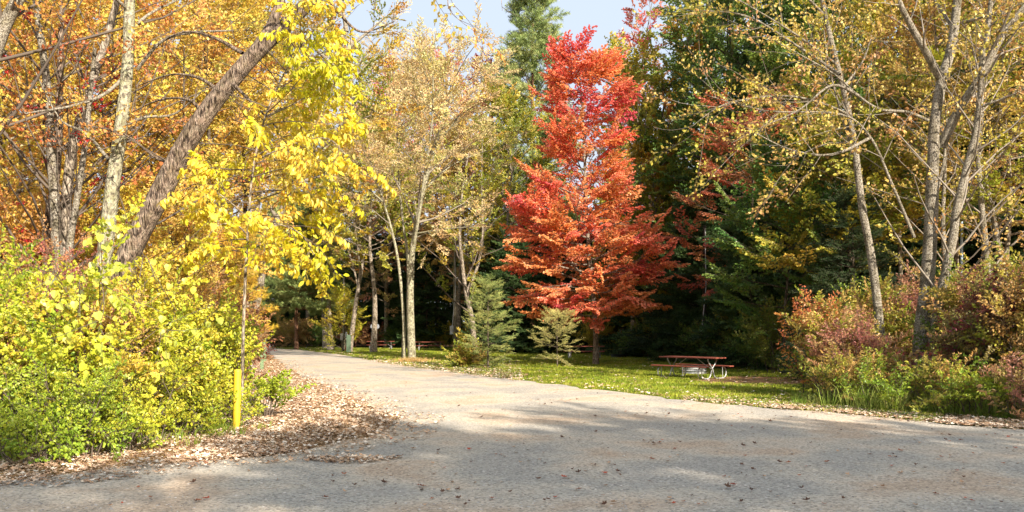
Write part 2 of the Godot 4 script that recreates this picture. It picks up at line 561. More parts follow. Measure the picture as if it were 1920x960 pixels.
func set_sprays(T: Plant, pts: PackedVector3Array, from: float) -> void:
	var S := T.S
	var r := T.rng
	var length := 0.0
	for k in pts.size() - 1:
		length += pts[k].distance_to(pts[k + 1])
	var n := maxi(1, int(ceil(length * (1.0 - from) / S.step)))
	for k in n + 1:
		if r.randf() > S.get("fill", 1.0):
			continue
		var t := from + (1.0 - from) * k / float(n)
		var q := t * (pts.size() - 1)
		var i := mini(int(q), pts.size() - 2)
		var p := pts[i].lerp(pts[i + 1], q - i)
		if S.has("edge") and outside_edge(T, p):
			continue
		var dir := (pts[i + 1] - pts[i]).normalized()
		if k < n:
			dir = (dir * 0.8 + any_dir(r) * Vector3(1, 0.45, 1) * S.get("splay", 0.8)).normalized()
		dir = (dir + Vector3.UP * S.get("lift", 0.0)).normalized()
		var up: Vector3 = (Vector3.UP + any_dir(r) * S.get("tumble", 0.5)).normalized()
		var z := dir.cross(up).normalized()
		if z.length() < 0.5:
			continue
		var y := z.cross(dir)
		var s: float = S.size * r.randf_range(0.7, 1.2)
		put(T.place, Basis(dir * s, y * s * (1.0 if r.randf() < 0.5 or S.get("oneway", false) else -1.0), z * s), p, pick(S, p, T.top, r))

func fork(T: Plant, pts: PackedVector3Array, r0: float, level: int) -> void:
	var S := T.S
	var r := T.rng
	var length := 0.0
	for k in pts.size() - 1:
		length += pts[k].distance_to(pts[k + 1])
	if level >= S.get("levels", 1):
		set_sprays(T, pts, S.get("clear", 0.2))
		return
	var n := maxi(2, int(length / S.get("gap", 0.7)))
	var turn := r.randf() * TAU
	var from: float = S.get("inner", 0.2)
	for k in n:
		var t := from + (1.0 - from) * (k + r.randf()) / n
		var q := t * (pts.size() - 1)
		var i := mini(int(q), pts.size() - 2)
		var p := pts[i].lerp(pts[i + 1], q - i)
		var dir := (pts[i + 1] - pts[i]).normalized()
		var side := dir.cross(Vector3.UP).normalized()
		if side.length() < 0.5:
			side = Vector3.RIGHT
		turn += 2.4
		var a := turn
		if S.get("flat", false):
			a = (0.0 if k % 2 == 0 else PI) + r.randf_range(-0.35, 0.35)
		var out := side * cos(a) + side.cross(dir) * sin(a)
		var ang := deg_to_rad(r.randf_range(35, 62))
		var nd := dir * cos(ang) + out * sin(ang)
		var ll: float = length * S.get("ratio", 0.5) * (1.1 - 0.65 * t) * r.randf_range(0.7, 1.25)
		ll = maxf(ll, S.get("least", 0.5))
		var br := r0 * 0.5 * (1.0 - 0.6 * t)
		var way := walk(r, p, nd, ll, 4, S.get("curl", 0.2), 0.14)
		tube(T.wood, way, tapered(5, maxf(br, 0.006), maxf(br * 0.3, 0.004)), 4 if level == 0 else 3, 0.0, false)
		fork(T, way, br, level + 1)
	if S.get("tip", true):
		set_sprays(T, pts, 0.8)

func at_on(pts: PackedVector3Array, t: float) -> Vector3:
	var q := t * (pts.size() - 1)
	var i := mini(int(q), pts.size() - 2)
	return pts[i].lerp(pts[i + 1], q - i)

func profile(p: Array, t: float) -> float:
	var q := clampf(t, 0, 0.9999) * (p.size() - 1)
	var i := int(q)
	return lerpf(p[i], p[i + 1], q - i)

func limbs(T: Plant, trunk: PackedVector3Array, r0: float, r1: float) -> void:
	# branches all along a trunk, their reach given by S.reach from the lowest limb to the top
	var S := T.S
	var r := T.rng
	var n: int = S.limbs
	var az := r.randf() * TAU
	for k in n:
		var t := (k + r.randf() * 0.8) / n
		var tt: float = lerpf(S.get("low", 0.25), 0.99, t)
		az += 2.4 + r.randf_range(-0.5, 0.5)
		var reach := profile(S.reach, t) * r.randf_range(0.72, 1.18)
		var elev := deg_to_rad(lerpf(S.rise[0], S.rise[1], t) + r.randf_range(-9, 9))
		var dir := Vector3(cos(az) * cos(elev), sin(elev), sin(az) * cos(elev))
		var p := at_on(trunk, tt)
		var br: float = maxf(0.012, minf(lerpf(r0, r1, tt) * 0.55, 0.016 * reach + 0.008))
		var way := walk(r, p, dir, maxf(reach, 0.35), 6, S.get("bend", 0.2), 0.09)
		tube(T.wood, way, tapered(7, br, maxf(br * 0.25, 0.005)), 5, 0.0, false)
		fork(T, way, br, 0)

func begin(called: String, label: String, category: String, where: Vector3, S: Dictionary, group := "") -> Plant:
	var T := Plant.new()
	fresh(T.rng)
	T.S = S
	T.root = thing(called, label, category, where, group)
	return T

func finish(T: Plant, wood: Material, crown := "crown", branches := "branches") -> void:
	if T.wood.i.size():
		var o := part(branches, T.wood.mesh(wood), null, T.root)
		o.set_meta("kind", "stuff")
	if T.place.size():
		many(crown, SPRAY[T.S.spray], T.place, T.root)

func trunk_of(T: Plant, pts: PackedVector3Array, rad: PackedFloat32Array, m: Material, sides := 9, rough := 0.08, called := "trunk") -> void:
	var b := Buf.new()
	tube(b, pts, rad, sides, rough)
	part(called, b.mesh(m), null, T.root)

func tree(called: String, label: String, u: float, d: float, h: float, S: Dictionary, group := "") -> Plant:
	var T := begin(called, label, "tree", foot(u, d), S, group)
	T.top = h
	var lean: Vector3 = S.get("lean", Vector3.ZERO)
	var keys := []
	for k in 5:
		var t := k / 4.0
		keys.append(Vector3(0, h * t * 0.97 - (0.1 if k == 0 else 0.0), 0) + lean * h * pow(t, 1.3) + Vector3(T.rng.randf_range(-1, 1), 0, T.rng.randf_range(-1, 1)) * h * 0.012 * k)
	var pts := curve_points(keys, 4)
	var r0: float = S.get("girth", h * 0.011)
	trunk_of(T, pts, tapered(pts.size(), r0, 0.02, 0.8, 0.35), S.get("bark", M.bark_brown_grey), 8, 0.08)
	limbs(T, pts, r0, 0.02)
	finish(T, S.get("bark", M.bark_brown_grey))
	return T

func kind_of(base: Dictionary, more: Dictionary) -> Dictionary:
	var d := base.duplicate()
	d.merge(more, true)
	return d

func hero(T: Plant, px: Array, d: float, r0: float, r1: float, m: Material, called := "limb", grow := true, sides := 8, rough := 0.08, steps := 5, power := 1.0) -> PackedVector3Array:
	# a stem or limb drawn through known points at its distance
	var keys := []
	for p in px:
		keys.append(spot(p[0], p[1], d + (p[2] if p.size() > 2 else 0.0)) - T.root.position)
	var pts := curve_points(keys, steps)
	var b := Buf.new()
	tube(b, pts, tapered(pts.size(), r0, r1, power), sides, rough)
	part(called, b.mesh(m), null, T.root)
	if grow:
		fork(T, pts, r0 * 0.7, 0)
	return pts

func shrub(called: String, label: String, u: float, d: float, h: float, wide: float, stems: int, S: Dictionary, group := "") -> Plant:
	var T := begin(called, label, "shrub", foot(u, d), S, group)
	T.top = h
	var r := T.rng
	for k in stems:
		var a := r.randf() * TAU
		var q := sqrt(r.randf())
		var base := Vector3(cos(a), 0, sin(a)) * q * wide * 0.22 + Vector3(0, -0.03, 0)
		var tip := Vector3(cos(a) * q * wide * 0.5, h * (1.0 - 0.38 * q * q) * r.randf_range(0.72, 1.0), sin(a) * q * wide * 0.5)
		var mid := (base + tip) * 0.5 + Vector3(0, h * 0.12, 0) + any_dir(r) * 0.12
		var pts := curve_points([base, mid, tip], 4)
		tube(T.wood, pts, tapered(pts.size(), 0.012 + 0.003 * h, 0.004), 4, 0.0, false)
		fork(T, pts, 0.012, 0)
	finish(T, M.twig, "foliage", "stems")
	return T

func conifer(called: String, label: String, u: float, d: float, h: float, wide: float, S: Dictionary, group := "") -> Plant:
	var T := begin(called, label, "tree", foot(u, d), S, group)
	T.top = h
	var r := T.rng
	var keys := [Vector3(0, -0.05, 0), Vector3(0, h * 0.5, 0) + any_dir(r) * 0.01 * h, Vector3(0, h, 0)]
	var pts := curve_points(keys, 6)
	var r0: float = S.get("girth", 0.012 * h + 0.015)
	trunk_of(T, pts, tapered(pts.size(), r0, 0.008, 0.9, 0.25), S.get("bark", M.bark_brown_grey), 8, 0.06)
	var whorl: float = S.get("whorl", 0.32)
	var low: float = S.get("low", 0.08)
	var y := low * h
	while y < h * 0.985:
		var t := (y / h - low) / (1.0 - low)
		var reach := wide * 0.5 * profile(S.reach, t)
		var az := r.randf() * TAU
		var n: int = S.get("per_whorl", 5)
		for k in n:
			if r.randf() < S.get("gaps", 0.12):
				continue
			var a := az + TAU * k / n + r.randf_range(-0.3, 0.3)
			var rr := reach * r.randf_range(0.7, 1.18)
			var elev := deg_to_rad(lerpf(S.rise[0], S.rise[1], t) + r.randf_range(-8, 8))
			var dir := Vector3(cos(a) * cos(elev), sin(elev), sin(a) * cos(elev))
			var way := walk(r, at_on(pts, clampf(y / h + r.randf_range(-0.3, 0.3) * whorl / h, 0.01, 0.99)), dir, maxf(rr, 0.15), 5, S.get("bend", 0.1), 0.05)
			var br := maxf(0.006, 0.012 * rr)
			tube(T.wood, way, tapered(6, br, br * 0.3), 4, 0.0, false)
			fork(T, way, br, 0)
		y += whorl * r.randf_range(0.75, 1.2)
	set_sprays(T, PackedVector3Array([Vector3(0, h * 0.94, 0), Vector3(0, h * 1.0, 0)]), 0.0)
	finish(T, S.get("bark", M.bark_brown_grey))
	return T

# ---------------------------------------------------------------- ground

func roughened(outline: PackedVector2Array, amount: float, every: float) -> PackedVector2Array:
	var out := PackedVector2Array()
	for k in outline.size():
		var a := outline[k]
		var b := outline[(k + 1) % outline.size()]
		var n := clampi(int(a.distance_to(b) / every), 1, 90)
		for s in n:
			var p := a.lerp(b, float(s) / n)
			out.append(p + Vector2(edge_noise.get_noise_2d(p.x * 3.0, p.y * 3.0), edge_noise.get_noise_2d(p.x * 3.0 + 300.0, p.y * 3.0)) * amount)
	return out

func sheet(outline: PackedVector2Array, y: float) -> ArrayMesh:
	var b := Buf.new()
	for p in outline:
		b.add(Vector3(p.x, y, p.y), Vector3.UP, Color.WHITE, p)
	var tris := Geometry2D.triangulate_polygon(outline)
	for k in range(0, tris.size(), 3):
		var a := outline[tris[k]]
		var c := outline[tris[k + 1]]
		var e := outline[tris[k + 2]]
		# clockwise as seen from above
		if (c - a).cross(e - a) > 0:
			b.tri(tris[k], tris[k + 1], tris[k + 2])
		else:
			b.tri(tris[k], tris[k + 2], tris[k + 1])
	var arr := b.arrays()
	arr[Mesh.ARRAY_TEX_UV2] = b.t
	var am := ArrayMesh.new()
	am.add_surface_from_arrays(Mesh.PRIMITIVE_TRIANGLES, arr)
	return am

func px_line(px: Array) -> PackedVector2Array:
	var out := PackedVector2Array()
	for p in px:
		var d: float = EYE * FOCAL / (p[1] - HORIZON)
		out.append(Vector2((p[0] - 960.0) / FOCAL * d, -d))
	return out

func ground() -> void:
	var far := PackedVector2Array([Vector2(-900, -1500), Vector2(900, -1500), Vector2(900, 300), Vector2(-900, 300)])
	structure("ground", sheet(far, 0.0), M.duff)
	var near_edge := px_line([[0, 908], [250, 878], [480, 857], [600, 838], [700, 815], [745, 790], [720, 770], [650, 740], [590, 715], [545, 695], [520, 675], [505, 662], [485, 656]])
	var far_edge := px_line([[480, 651], [560, 656], [640, 665], [720, 680], [800, 692], [880, 702], [980, 713], [1080, 727], [1200, 741], [1320, 754], [1440, 766], [1650, 782], [1920, 806]])
	var road := PackedVector2Array([Vector2(-30, -4)])
	road.append_array(near_edge)
	road.append_array(PackedVector2Array([Vector2(-44, -78), Vector2(-44, -92)]))
	road.append_array(far_edge)
	road.append_array(PackedVector2Array([Vector2(32, -6), Vector2(32, 14), Vector2(-30, 14)]))
	road_outline = roughened(road, 0.55, 0.5)
	structure("gravel_road", sheet(road_outline, 0.008), M.gravel)
	var lawn := PackedVector2Array(far_edge)
	for k in lawn.size():
		lawn[k] += Vector2(-0.5, 0.5)
	lawn.append_array(PackedVector2Array([Vector2(12.5, -14.5), Vector2(13, -30), Vector2(13, -44), Vector2(12, -60), Vector2(4, -82), Vector2(-10, -92), Vector2(-30, -96), Vector2(-40, -93)]))
	lawn_outline = roughened(lawn, 0.5, 0.7)
	structure("lawn", sheet(lawn_outline, 0.004), M.lawn)
	var patch := px_line([[1300, 712], [1380, 706], [1480, 708], [1560, 712], [1560, 722], [1470, 722], [1380, 721], [1310, 718]])
	soil_outline = roughened(patch, 0.35, 0.4)
	structure("bare_soil_path", sheet(soil_outline, 0.012), M.soil)

func in_road(x: float, z: float) -> bool:
	return Geometry2D.is_point_in_polygon(Vector2(x, z), road_outline)

func fallen_leaf_mesh(shape: String, curl: float, seed_: int) -> ArrayMesh:
	var r := RandomNumberGenerator.new()
	r.seed = seed_
	var b := Buf.new()
	leaf(b, Vector3(-0.5, 0, 0), Vector3.RIGHT, Vector3.UP, 1.0, 0.95 if shape == "lobed" else 0.5, shape, Color.WHITE, r)
	for k in b.v.size():
		var p := b.v[k]
		p.y = absf(p.y) * 0.5 + curl * (p.x * p.x * 0.9 + p.z * p.z * 1.6 + 0.25 * sin(p.x * 5.0 + seed_) * p.z)
		b.v[k] = p
	for k in range(0, b.v.size(), 3):
		var nn := (b.v[k + 2] - b.v[k]).cross(b.v[k + 1] - b.v[k]).normalized()
		b.n[k] = nn; b.n[k + 1] = nn; b.n[k + 2] = nn
	return b.mesh(M.litter)

func ground_cover() -> void:
	var r := fresh(RandomNumberGenerator.new())
	var pale := [lin(208, 184, 158), lin(222, 204, 180), lin(192, 162, 132), lin(172, 140, 112), lin(226, 214, 196), lin(204, 168, 134), lin(146, 120, 98)]
	# the drift of dry leaves on the verge, thinning out onto the gravel
	var flat_leaf := fallen_leaf_mesh("lobed", 0.35, 5)
	var curled_leaf := fallen_leaf_mesh("blade", 0.8, 8)
	var sets := [PackedFloat32Array(), PackedFloat32Array()]
	var tries := 0
	while tries < 260000:
		tries += 1
		var d := pow(r.randf(), 1.35) * 40.0 + 9.0
		var x := r.randf_range(-0.42 * d - 2.0, 0.4)
		var z := -d
		var inside := in_road(x, z)
		var keep := 0.0
		if inside:
			# what blows onto the road lies close to the drift
			var close := 9.0
			for o in [Vector2(0.45, 0), Vector2(-0.45, 0), Vector2(0, 0.45), Vector2(0, -0.45), Vector2(-0.9, -0.3)]:
				if not in_road(x + o.x, z + o.y):
					close = minf(close, o.length())
			keep = 0.22 if close < 0.5 else (0.1 if close < 1.0 else 0.0)
			if Vector2((x + 2.1) / 0.6, (z + 11.15) / 0.3).length() < 1.0 + 0.4 * edge_noise.get_noise_2d(x * 9, z * 9):
				keep = 0.6
		else:
			keep = 0.95 if d < 30 else 0.6
			if x < -0.34 * d - 0.4:
				keep = 0.4
			keep *= clampf(0.75 + 0.9 * edge_noise.get_noise_2d(x * 5.0, z * 5.0), 0.12, 1.0)
		if r.randf() > keep:
			continue
		var s := 0.026 + 0.07 * pow(r.randf(), 2.2)
		var b := Basis(Vector3.UP, r.randf() * TAU) * Basis(Vector3.RIGHT, r.randf_range(-0.4, 0.4)) * Basis(Vector3.BACK, r.randf_range(-0.3, 0.3))
		var c: Color = pale[r.randi() % pale.size()] * r.randf_range(0.75, 1.1)
		put(sets[0 if r.randf() < 0.6 else 1], b.scaled(Vector3.ONE * s), Vector3(x, 0.012 + r.randf() * 0.03, z), c)
	many("leaf_litter", flat_leaf, sets[0], self)
	many("leaf_litter", curled_leaf, sets[1], self)
	# leaves strewn over the lawn and its edge
	var lawn_leaves := PackedFloat32Array()
	for k in 9000:
		var u := r.randf_range(1280, 1990)
		var v := lerpf(752, 806, clampf((u - 1320) / 600.0, 0, 1.1)) - absf(r.randfn(0, 9.0)) + 5.0
		var q := px_line([[u, v]])[0]
		if in_road(q.x, q.y) and r.randf() > 0.12:
			continue
		if u < 1440 and r.randf() < 0.6:
			continue
		put(lawn_leaves, (Basis(Vector3.UP, r.randf() * TAU) * Basis(Vector3.RIGHT, r.randf_range(-0.4, 0.4))).scaled(Vector3.ONE * r.randf_range(0.035, 0.08)), Vector3(q.x, 0.02 + r.randf() * 0.03, q.y), pale[r.randi() % pale.size()] * r.randf_range(0.75, 1.05))
	for k in 16000:
		var d := 15.0 + 70.0 * pow(r.randf(), 1.5)
		var x := r.randf_range(-0.42 * d, minf(0.66 * d, 13.0))
		var p := Vector2(x, -d)
		if in_road(p.x, p.y) or not Geometry2D.is_point_in_polygon(p, lawn_outline):
			continue
		var near_road := in_road(p.x - 0.3, p.y + 1.1) or in_road(p.x, p.y + 1.4 + d * 0.03)
		var litter_band := d > 30 and x < 1.5 and (in_road(p.x, p.y + 4.0 + d * 0.06) or in_road(p.x - 2.5, p.y + 2.0))
		if not near_road and not litter_band and r.randf() > 0.3:
			continue
		var s := r.randf_range(0.06, 0.13)
		var b := Basis(Vector3.UP, r.randf() * TAU) * Basis(Vector3.RIGHT, r.randf_range(-0.5, 0.5))
		put(lawn_leaves, b.scaled(Vector3.ONE * s), Vector3(x, 0.02 + r.randf() * 0.04, -d), pale[r.randi() % pale.size()] * r.randf_range(0.8, 1.15))
	many("leaf_litter", flat_leaf, lawn_leaves, self)
	# grass
	var blades := PackedFloat32Array()
	for k in 60000:
		var d := 16.0 + 64.0 * pow(r.randf(), 1.7)
		var x := r.randf_range(-0.36 * d, minf(0.5 * d, 13.0))
		var p := Vector2(x, -d)
		if not Geometry2D.is_point_in_polygon(p, lawn_outline) or in_road(x, -d) or Geometry2D.is_point_in_polygon(p, soil_outline) and r.randf() < 0.93:
			continue
		var near_road := in_road(x, -d + 0.5 + d * 0.02)
		if near_road and r.randf() < 0.75:
			continue
		if d > 30 and x < 1.0 and in_road(x, -d + 3.0 + d * 0.05) and r.randf() < 0.7:
			continue
		var q := 0.5 + edge_noise.get_noise_2d(x * 2.0, -d * 2.0) * 0.8 + r.randf_range(-0.3, 0.3)
		var c := lin(104, 128, 34).lerp(lin(168, 172, 56), clampf(q, 0, 1))
		if r.randf() < 0.06:
			c = lin(176, 158, 96)
		var s := r.randf_range(0.7, 1.25) * (1.0 + d * 0.012)
		put(blades, Basis(Vector3.UP, r.randf() * TAU).scaled(Vector3(s, s * 0.9, s)), Vector3(x, 0.0, -d), c)
	many("lawn_grass", SPRAY.lawn_grass, blades, self)
	var verge := PackedFloat32Array()
	for k in 420:
		# at the feet of the thicket and round the yellow post
		var u := lerpf(-40, 500, pow(r.randf(), 1.6))
		var v := lerpf(838, 800, clampf((u - 60) / 400.0, 0, 1)) + r.randfn(0, 12)
		var p := px_line([[u, v]])[0]
		if in_road(p.x, p.y) or edge_noise.get_noise_2d(p.x * 8, p.y * 8) < -0.05:
			continue
		var s := r.randf_range(0.5, 1.1)
		put(verge, Basis(Vector3.UP, r.randf() * TAU).scaled(Vector3.ONE * s), Vector3(p.x, 0, p.y), lin(110, 140, 36).lerp(lin(184, 168, 90), r.randf() * r.randf()))
	for k in 700:
		var u := r.randf_range(1490, 1990)
		var v := lerpf(762, 790, clampf((u - 1560) / 360.0, 0, 1)) - absf(r.randfn(0, 8))
		var p := px_line([[u, v]])[0]
		if in_road(p.x, p.y):
			continue
		put(verge, Basis(Vector3.UP, r.randf() * TAU).scaled(Vector3.ONE * r.randf_range(0.5, 1.2)), Vector3(p.x, 0, p.y), lin(104, 132, 40).lerp(lin(176, 164, 96), r.randf() * r.randf()))
	for k in 70:
		var a := r.randf() * TAU
		var p := foot(772 + r.randfn(0, 12), 46.2) + Vector3(cos(a), 0, sin(a)) * r.randf_range(0.2, 0.8)
		put(verge, Basis(Vector3.UP, a).scaled(Vector3.ONE * r.randf_range(0.8, 1.7)), p, lin(196, 160, 104))
	many("verge_grass", SPRAY.verge_grass, verge, self)
	var tall := PackedFloat32Array()
	for k in 150:
		var u := r.randf_range(1545, 1930)
		var v := lerpf(768, 788, clampf((u - 1560) / 360.0, 0, 1)) - absf(r.randfn(0, 9))
		if edge_noise.get_noise_2d(u * 0.12, 7.0) < -0.12:
			continue
		var p := px_line([[u, v]])[0]
		put(tall, Basis(Vector3.UP, r.randf() * TAU).scaled(Vector3.ONE * r.randf_range(0.35, 0.9)), Vector3(p.x, 0, p.y), lin(136, 160, 60).lerp(lin(206, 196, 122), r.randf() * r.randf()))
	many("tall_grass", SPRAY.tall_grass, tall, self)
	# pebbles pressed into the road
	var stone := Buf.new()
	var icos := [Vector3(1, 0, 0), Vector3(0.2, 0.1, 0.9), Vector3(-0.8, 0, 0.5), Vector3(-0.7, 0.1, -0.6), Vector3(0.3, 0, -0.9), Vector3(0.05, 0.55, 0.05)]
	for k in 5:
		stone.flat(icos[5], icos[k], icos[(k + 1) % 5])
	var gritty := StandardMaterial3D.new()
	gritty.vertex_color_use_as_albedo = true
	gritty.roughness = 0.9
	var pebbles := PackedFloat32Array()
	for k in 14000:
		var d := 7.6 + 24.0 * pow(r.randf(), 2.4)
		var x := r.randf_range(-0.62 * d, 0.62 * d)
		if not in_road(x, -d):
			continue
		var s := 0.006 + 0.016 * pow(r.randf(), 3.0)
		put(pebbles, Basis(Vector3.UP, r.randf() * TAU).scaled(Vector3.ONE * s), Vector3(x, 0.006, -d), lin(120, 112, 104).lerp(lin(205, 196, 184), r.randf()))
	many("gravel_pebbles", stone.mesh(gritty), pebbles, self)
	# single fallen leaves on the open gravel
	var looks := [
		["dark curled leaf", lin(106, 76, 58), 0.9, "dark curled"],
		["rust brown leaf", lin(150, 88, 56), 0.4, "rust brown"],
		["pale tan leaf", lin(190, 152, 118), 0.55, "pale tan"],
		["orange red leaf", lin(176, 74, 44), 0.45, "orange red"]]
	var shapes := []
	for k in 4:
		var per := []
		for j in 3:
			var me := fallen_leaf_mesh("lobed" if j < 2 else "blade", looks[k][2] * (0.8 + 0.3 * j), 20 + j * 3 + k)
			per.append(me)
		shapes.append(per)
	var tones := []
	for k in 4:
		var m: StandardMaterial3D = M.litter.duplicate()
		m.vertex_color_use_as_albedo = false
		m.albedo_color = (looks[k][1] as Color).linear_to_srgb()
		tones.append(m)
	var made := 0
	while made < 260:
		var d := 8.2 + 15.0 * pow(r.randf(), 1.35)
		var x := r.randf_range(-0.6 * d, 0.6 * d)
		if not in_road(x, -d) or (x < -0.2 * d and r.randf() < 0.5):
			continue
		var k: int = [0, 0, 0, 1, 1, 2, 2, 3][r.randi() % 8] if made > 1 else 3
		var o := part("fallen_leaf", shapes[k][r.randi() % 3], tones[k], self)
		var s := r.randf_range(0.04, 0.088)
		o.transform = Transform3D(Basis(Vector3.UP, r.randf() * TAU) * Basis(Vector3.RIGHT, r.randf_range(-0.25, 0.25)).scaled(Vector3.ONE * s), Vector3(x, 0.016 + 0.1 * s, -d))
		var zone := "near the bottom of the view" if d < 10.5 else ("on the shaded middle stretch" if d < 15.0 else "on the sunlit far stretch")
		var side := "left of the yellow post's line" if x < -0.32 * d else ("left of the red maple" if x < 0.1 * d else ("below the near picnic table" if x < 0.3 * d else "towards the right hand shrubs"))
		tag(o, "%s, %s, %s" % [looks[k][0], zone, side], "leaf", "%s leaves %s, %s" % [looks[k][3], zone, side])
		made += 1
	var stray := PackedFloat32Array()
	for k in 900:
		var d := 9.0 + 34.0 * r.randf()
		var x := r.randf_range(-0.45 * d, 0.6 * d)
		if in_road(x, -d):
			put(stray, Basis(Vector3.UP, r.randf() * TAU).scaled(Vector3.ONE * r.randf_range(0.035, 0.075)), Vector3(x, 0.014, -d), pale[r.randi() % 7] * r.randf_range(0.4, 0.9))
	many("leaf_litter", curled_leaf, stray, self)

# ---------------------------------------------------------------- camp furniture

func pipe(keys: Array, rad: float, steps := 6) -> ArrayMesh:
	var b := Buf.new()
	var pts := curve_points(keys, steps)
	tube(b, pts, tapered(pts.size(), rad, rad), 10)
	return b.mesh(M.galvanised)

func picnic_table(label: String, where: Vector3, turn: float) -> Node3D:
	# bent pipe frames under plank top and benches; long axis along x
	var T := thing("picnic_table", label, "picnic table", where, "picnic tables on the campground lawn")
	T.rotation.y = turn
	for k in 4:
		var b := Buf.new()
		box(b, Vector3(0, 0.745, (k - 1.5) * 0.187), Vector3(2.44, 0.04, 0.18))
		part("top_plank", b.mesh(M.red_wood if k % 3 != 1 else M.red_wood_faded), null, T)
	for s in [1.0, -1.0]:
		var b := Buf.new()
		box(b, Vector3(0, 0.445, s * 0.69), Vector3(2.44, 0.04, 0.25))
		part("bench_plank", b.mesh(M.red_wood), null, T)
	for e in [0.9, -0.9]:
		for s in [1.0, -1.0]:
			# from under the top, crossing the middle, to the ground, along it and up in a hoop to the bench
			var q: float = e + 0.022 * s
			part("frame_pipe", pipe([Vector3(q, 0.724, 0.27 * s), Vector3(q, 0.66, 0.27 * s), Vector3(q, 0.52, 0.17 * s), Vector3(q, 0.36, 0.02 * s), Vector3(q, 0.18, -0.05 * s), Vector3(q, 0.06, -0.13 * s), Vector3(q, 0.022, -0.24 * s),
				Vector3(q, 0.022, -0.46 * s), Vector3(q, 0.03, -0.6 * s), Vector3(q, 0.1, -0.72 * s), Vector3(q, 0.22, -0.76 * s), Vector3(q, 0.34, -0.73 * s), Vector3(q, 0.41, -0.64 * s), Vector3(q, 0.424, -0.58 * s)], 0.021, 4), null, T)
			part("bench_support", pipe([Vector3(e, 0.424, 0.58 * s), Vector3(e, 0.22, 0.585 * s), Vector3(e, 0.03, 0.59 * s)], 0.013, 3), null, T)
		part("brace", pipe([Vector3(e, 0.34, 0), Vector3(e * 0.6, 0.53, 0), Vector3(e * 0.24, 0.722, 0)], 0.013, 2), null, T)
	return T

func fire_ring(label: String, where: Vector3, rad: float, tall: float, m: Material) -> void:
	var T := thing("fire_ring", label, "fire ring", where, "fire rings on the lawn")
	var b := Buf.new()
	var prof := []
	var ribs := 3
	for k in ribs * 8 + 1:
		var t := float(k) / (ribs * 8)
		prof.append(Vector2(rad + 0.016 * cos(t * ribs * TAU + PI), tall * t))
	prof.append(Vector2(rad - 0.03, tall))
	for k in ribs * 4 + 1:
		prof.append(Vector2(rad - 0.035, tall * (1.0 - float(k) / (ribs * 4))))
	lathe(b, prof, 40)
	part("ring_wall", b.mesh(m), null, T)
	b = Buf.new()
	lathe(b, [Vector2(rad - 0.02, tall), Vector2(rad + 0.035, tall), Vector2(rad + 0.035, tall + 0.02), Vector2(rad - 0.02, tall + 0.02)], 40)
	part("rim", b.mesh(m), null, T)
	b = Buf.new()
	lathe(b, [Vector2(rad - 0.04, 0.03), Vector2(rad * 0.5, 0.06), Vector2(0.001, 0.08)], 24)
	part("ash_bed", b.mesh(plain(rgb(92, 88, 84), 1.0)), null, T)

func post(called: String, label: String, category: String, where: Vector3, size: Vector3, m: Material, turn := 0.0, lean := 0.0, group := "") -> Node3D:
	var T := thing(called, label, category, where, group)
	T.rotation = Vector3(0, turn, lean)
	var b := Buf.new()
	box(b, Vector3(0, size.y / 2 - 0.05, 0), size + Vector3(0, 0.1, 0), Basis.IDENTITY, 0.012)
	part("shaft", b.mesh(m), null, T)
	b = Buf.new()
	box(b, Vector3(0, size.y + 0.006, 0), Vector3(size.x * 0.94, 0.012, size.z * 0.94), Basis.IDENTITY, 0.005)
	part("post_top", b.mesh(m), null, T)
	return T

func round_pole(b: Buf, h: float, r0: float, r1: float, at := Vector3.ZERO) -> void:
	tube(b, PackedVector3Array([at + Vector3(0, -0.1, 0), at + Vector3(0, h * 0.3, 0), at + Vector3(0, h * 0.7, 0), at + Vector3(0, h, 0)]), PackedFloat32Array([r0, lerpf(r0, r1, 0.3), lerpf(r0, r1, 0.7), r1]), 14)

func utility_pole(label: String, where: Vector3, h: float, rad: float, m: Material, box_at: Vector3, box_size: Vector3) -> void:
	var T := thing("utility_pole", label, "utility pole", where)
	var b := Buf.new()
	round_pole(b, h, rad, rad * 0.75)
	part("pole", b.mesh(m), null, T)
	b = Buf.new()
	box(b, box_at, box_size, Basis.IDENTITY, 0.02)
	var bx := part("meter_box", b.mesh(M.white_metal), null, T)
	b = Buf.new()
	box(b, box_at + Vector3(0, box_size.y * 0.12, box_size.z / 2 + 0.012), Vector3(box_size.x * 0.72, box_size.y * 0.6, 0.02), Basis.IDENTITY, 0.005)
	part("cover", b.mesh(M.galvanised), null, bx)
	b = Buf.new()
	tube(b, PackedVector3Array([box_at + Vector3(box_size.x * 0.2, box_size.y / 2, 0), Vector3(rad * 0.3 + 0.01, h * 0.55, rad + 0.03), Vector3(0, h * 0.97, rad + 0.02)]), PackedFloat32Array([0.025, 0.025, 0.025]), 8)
	part("conduit", b.mesh(M.galvanised), null, T)

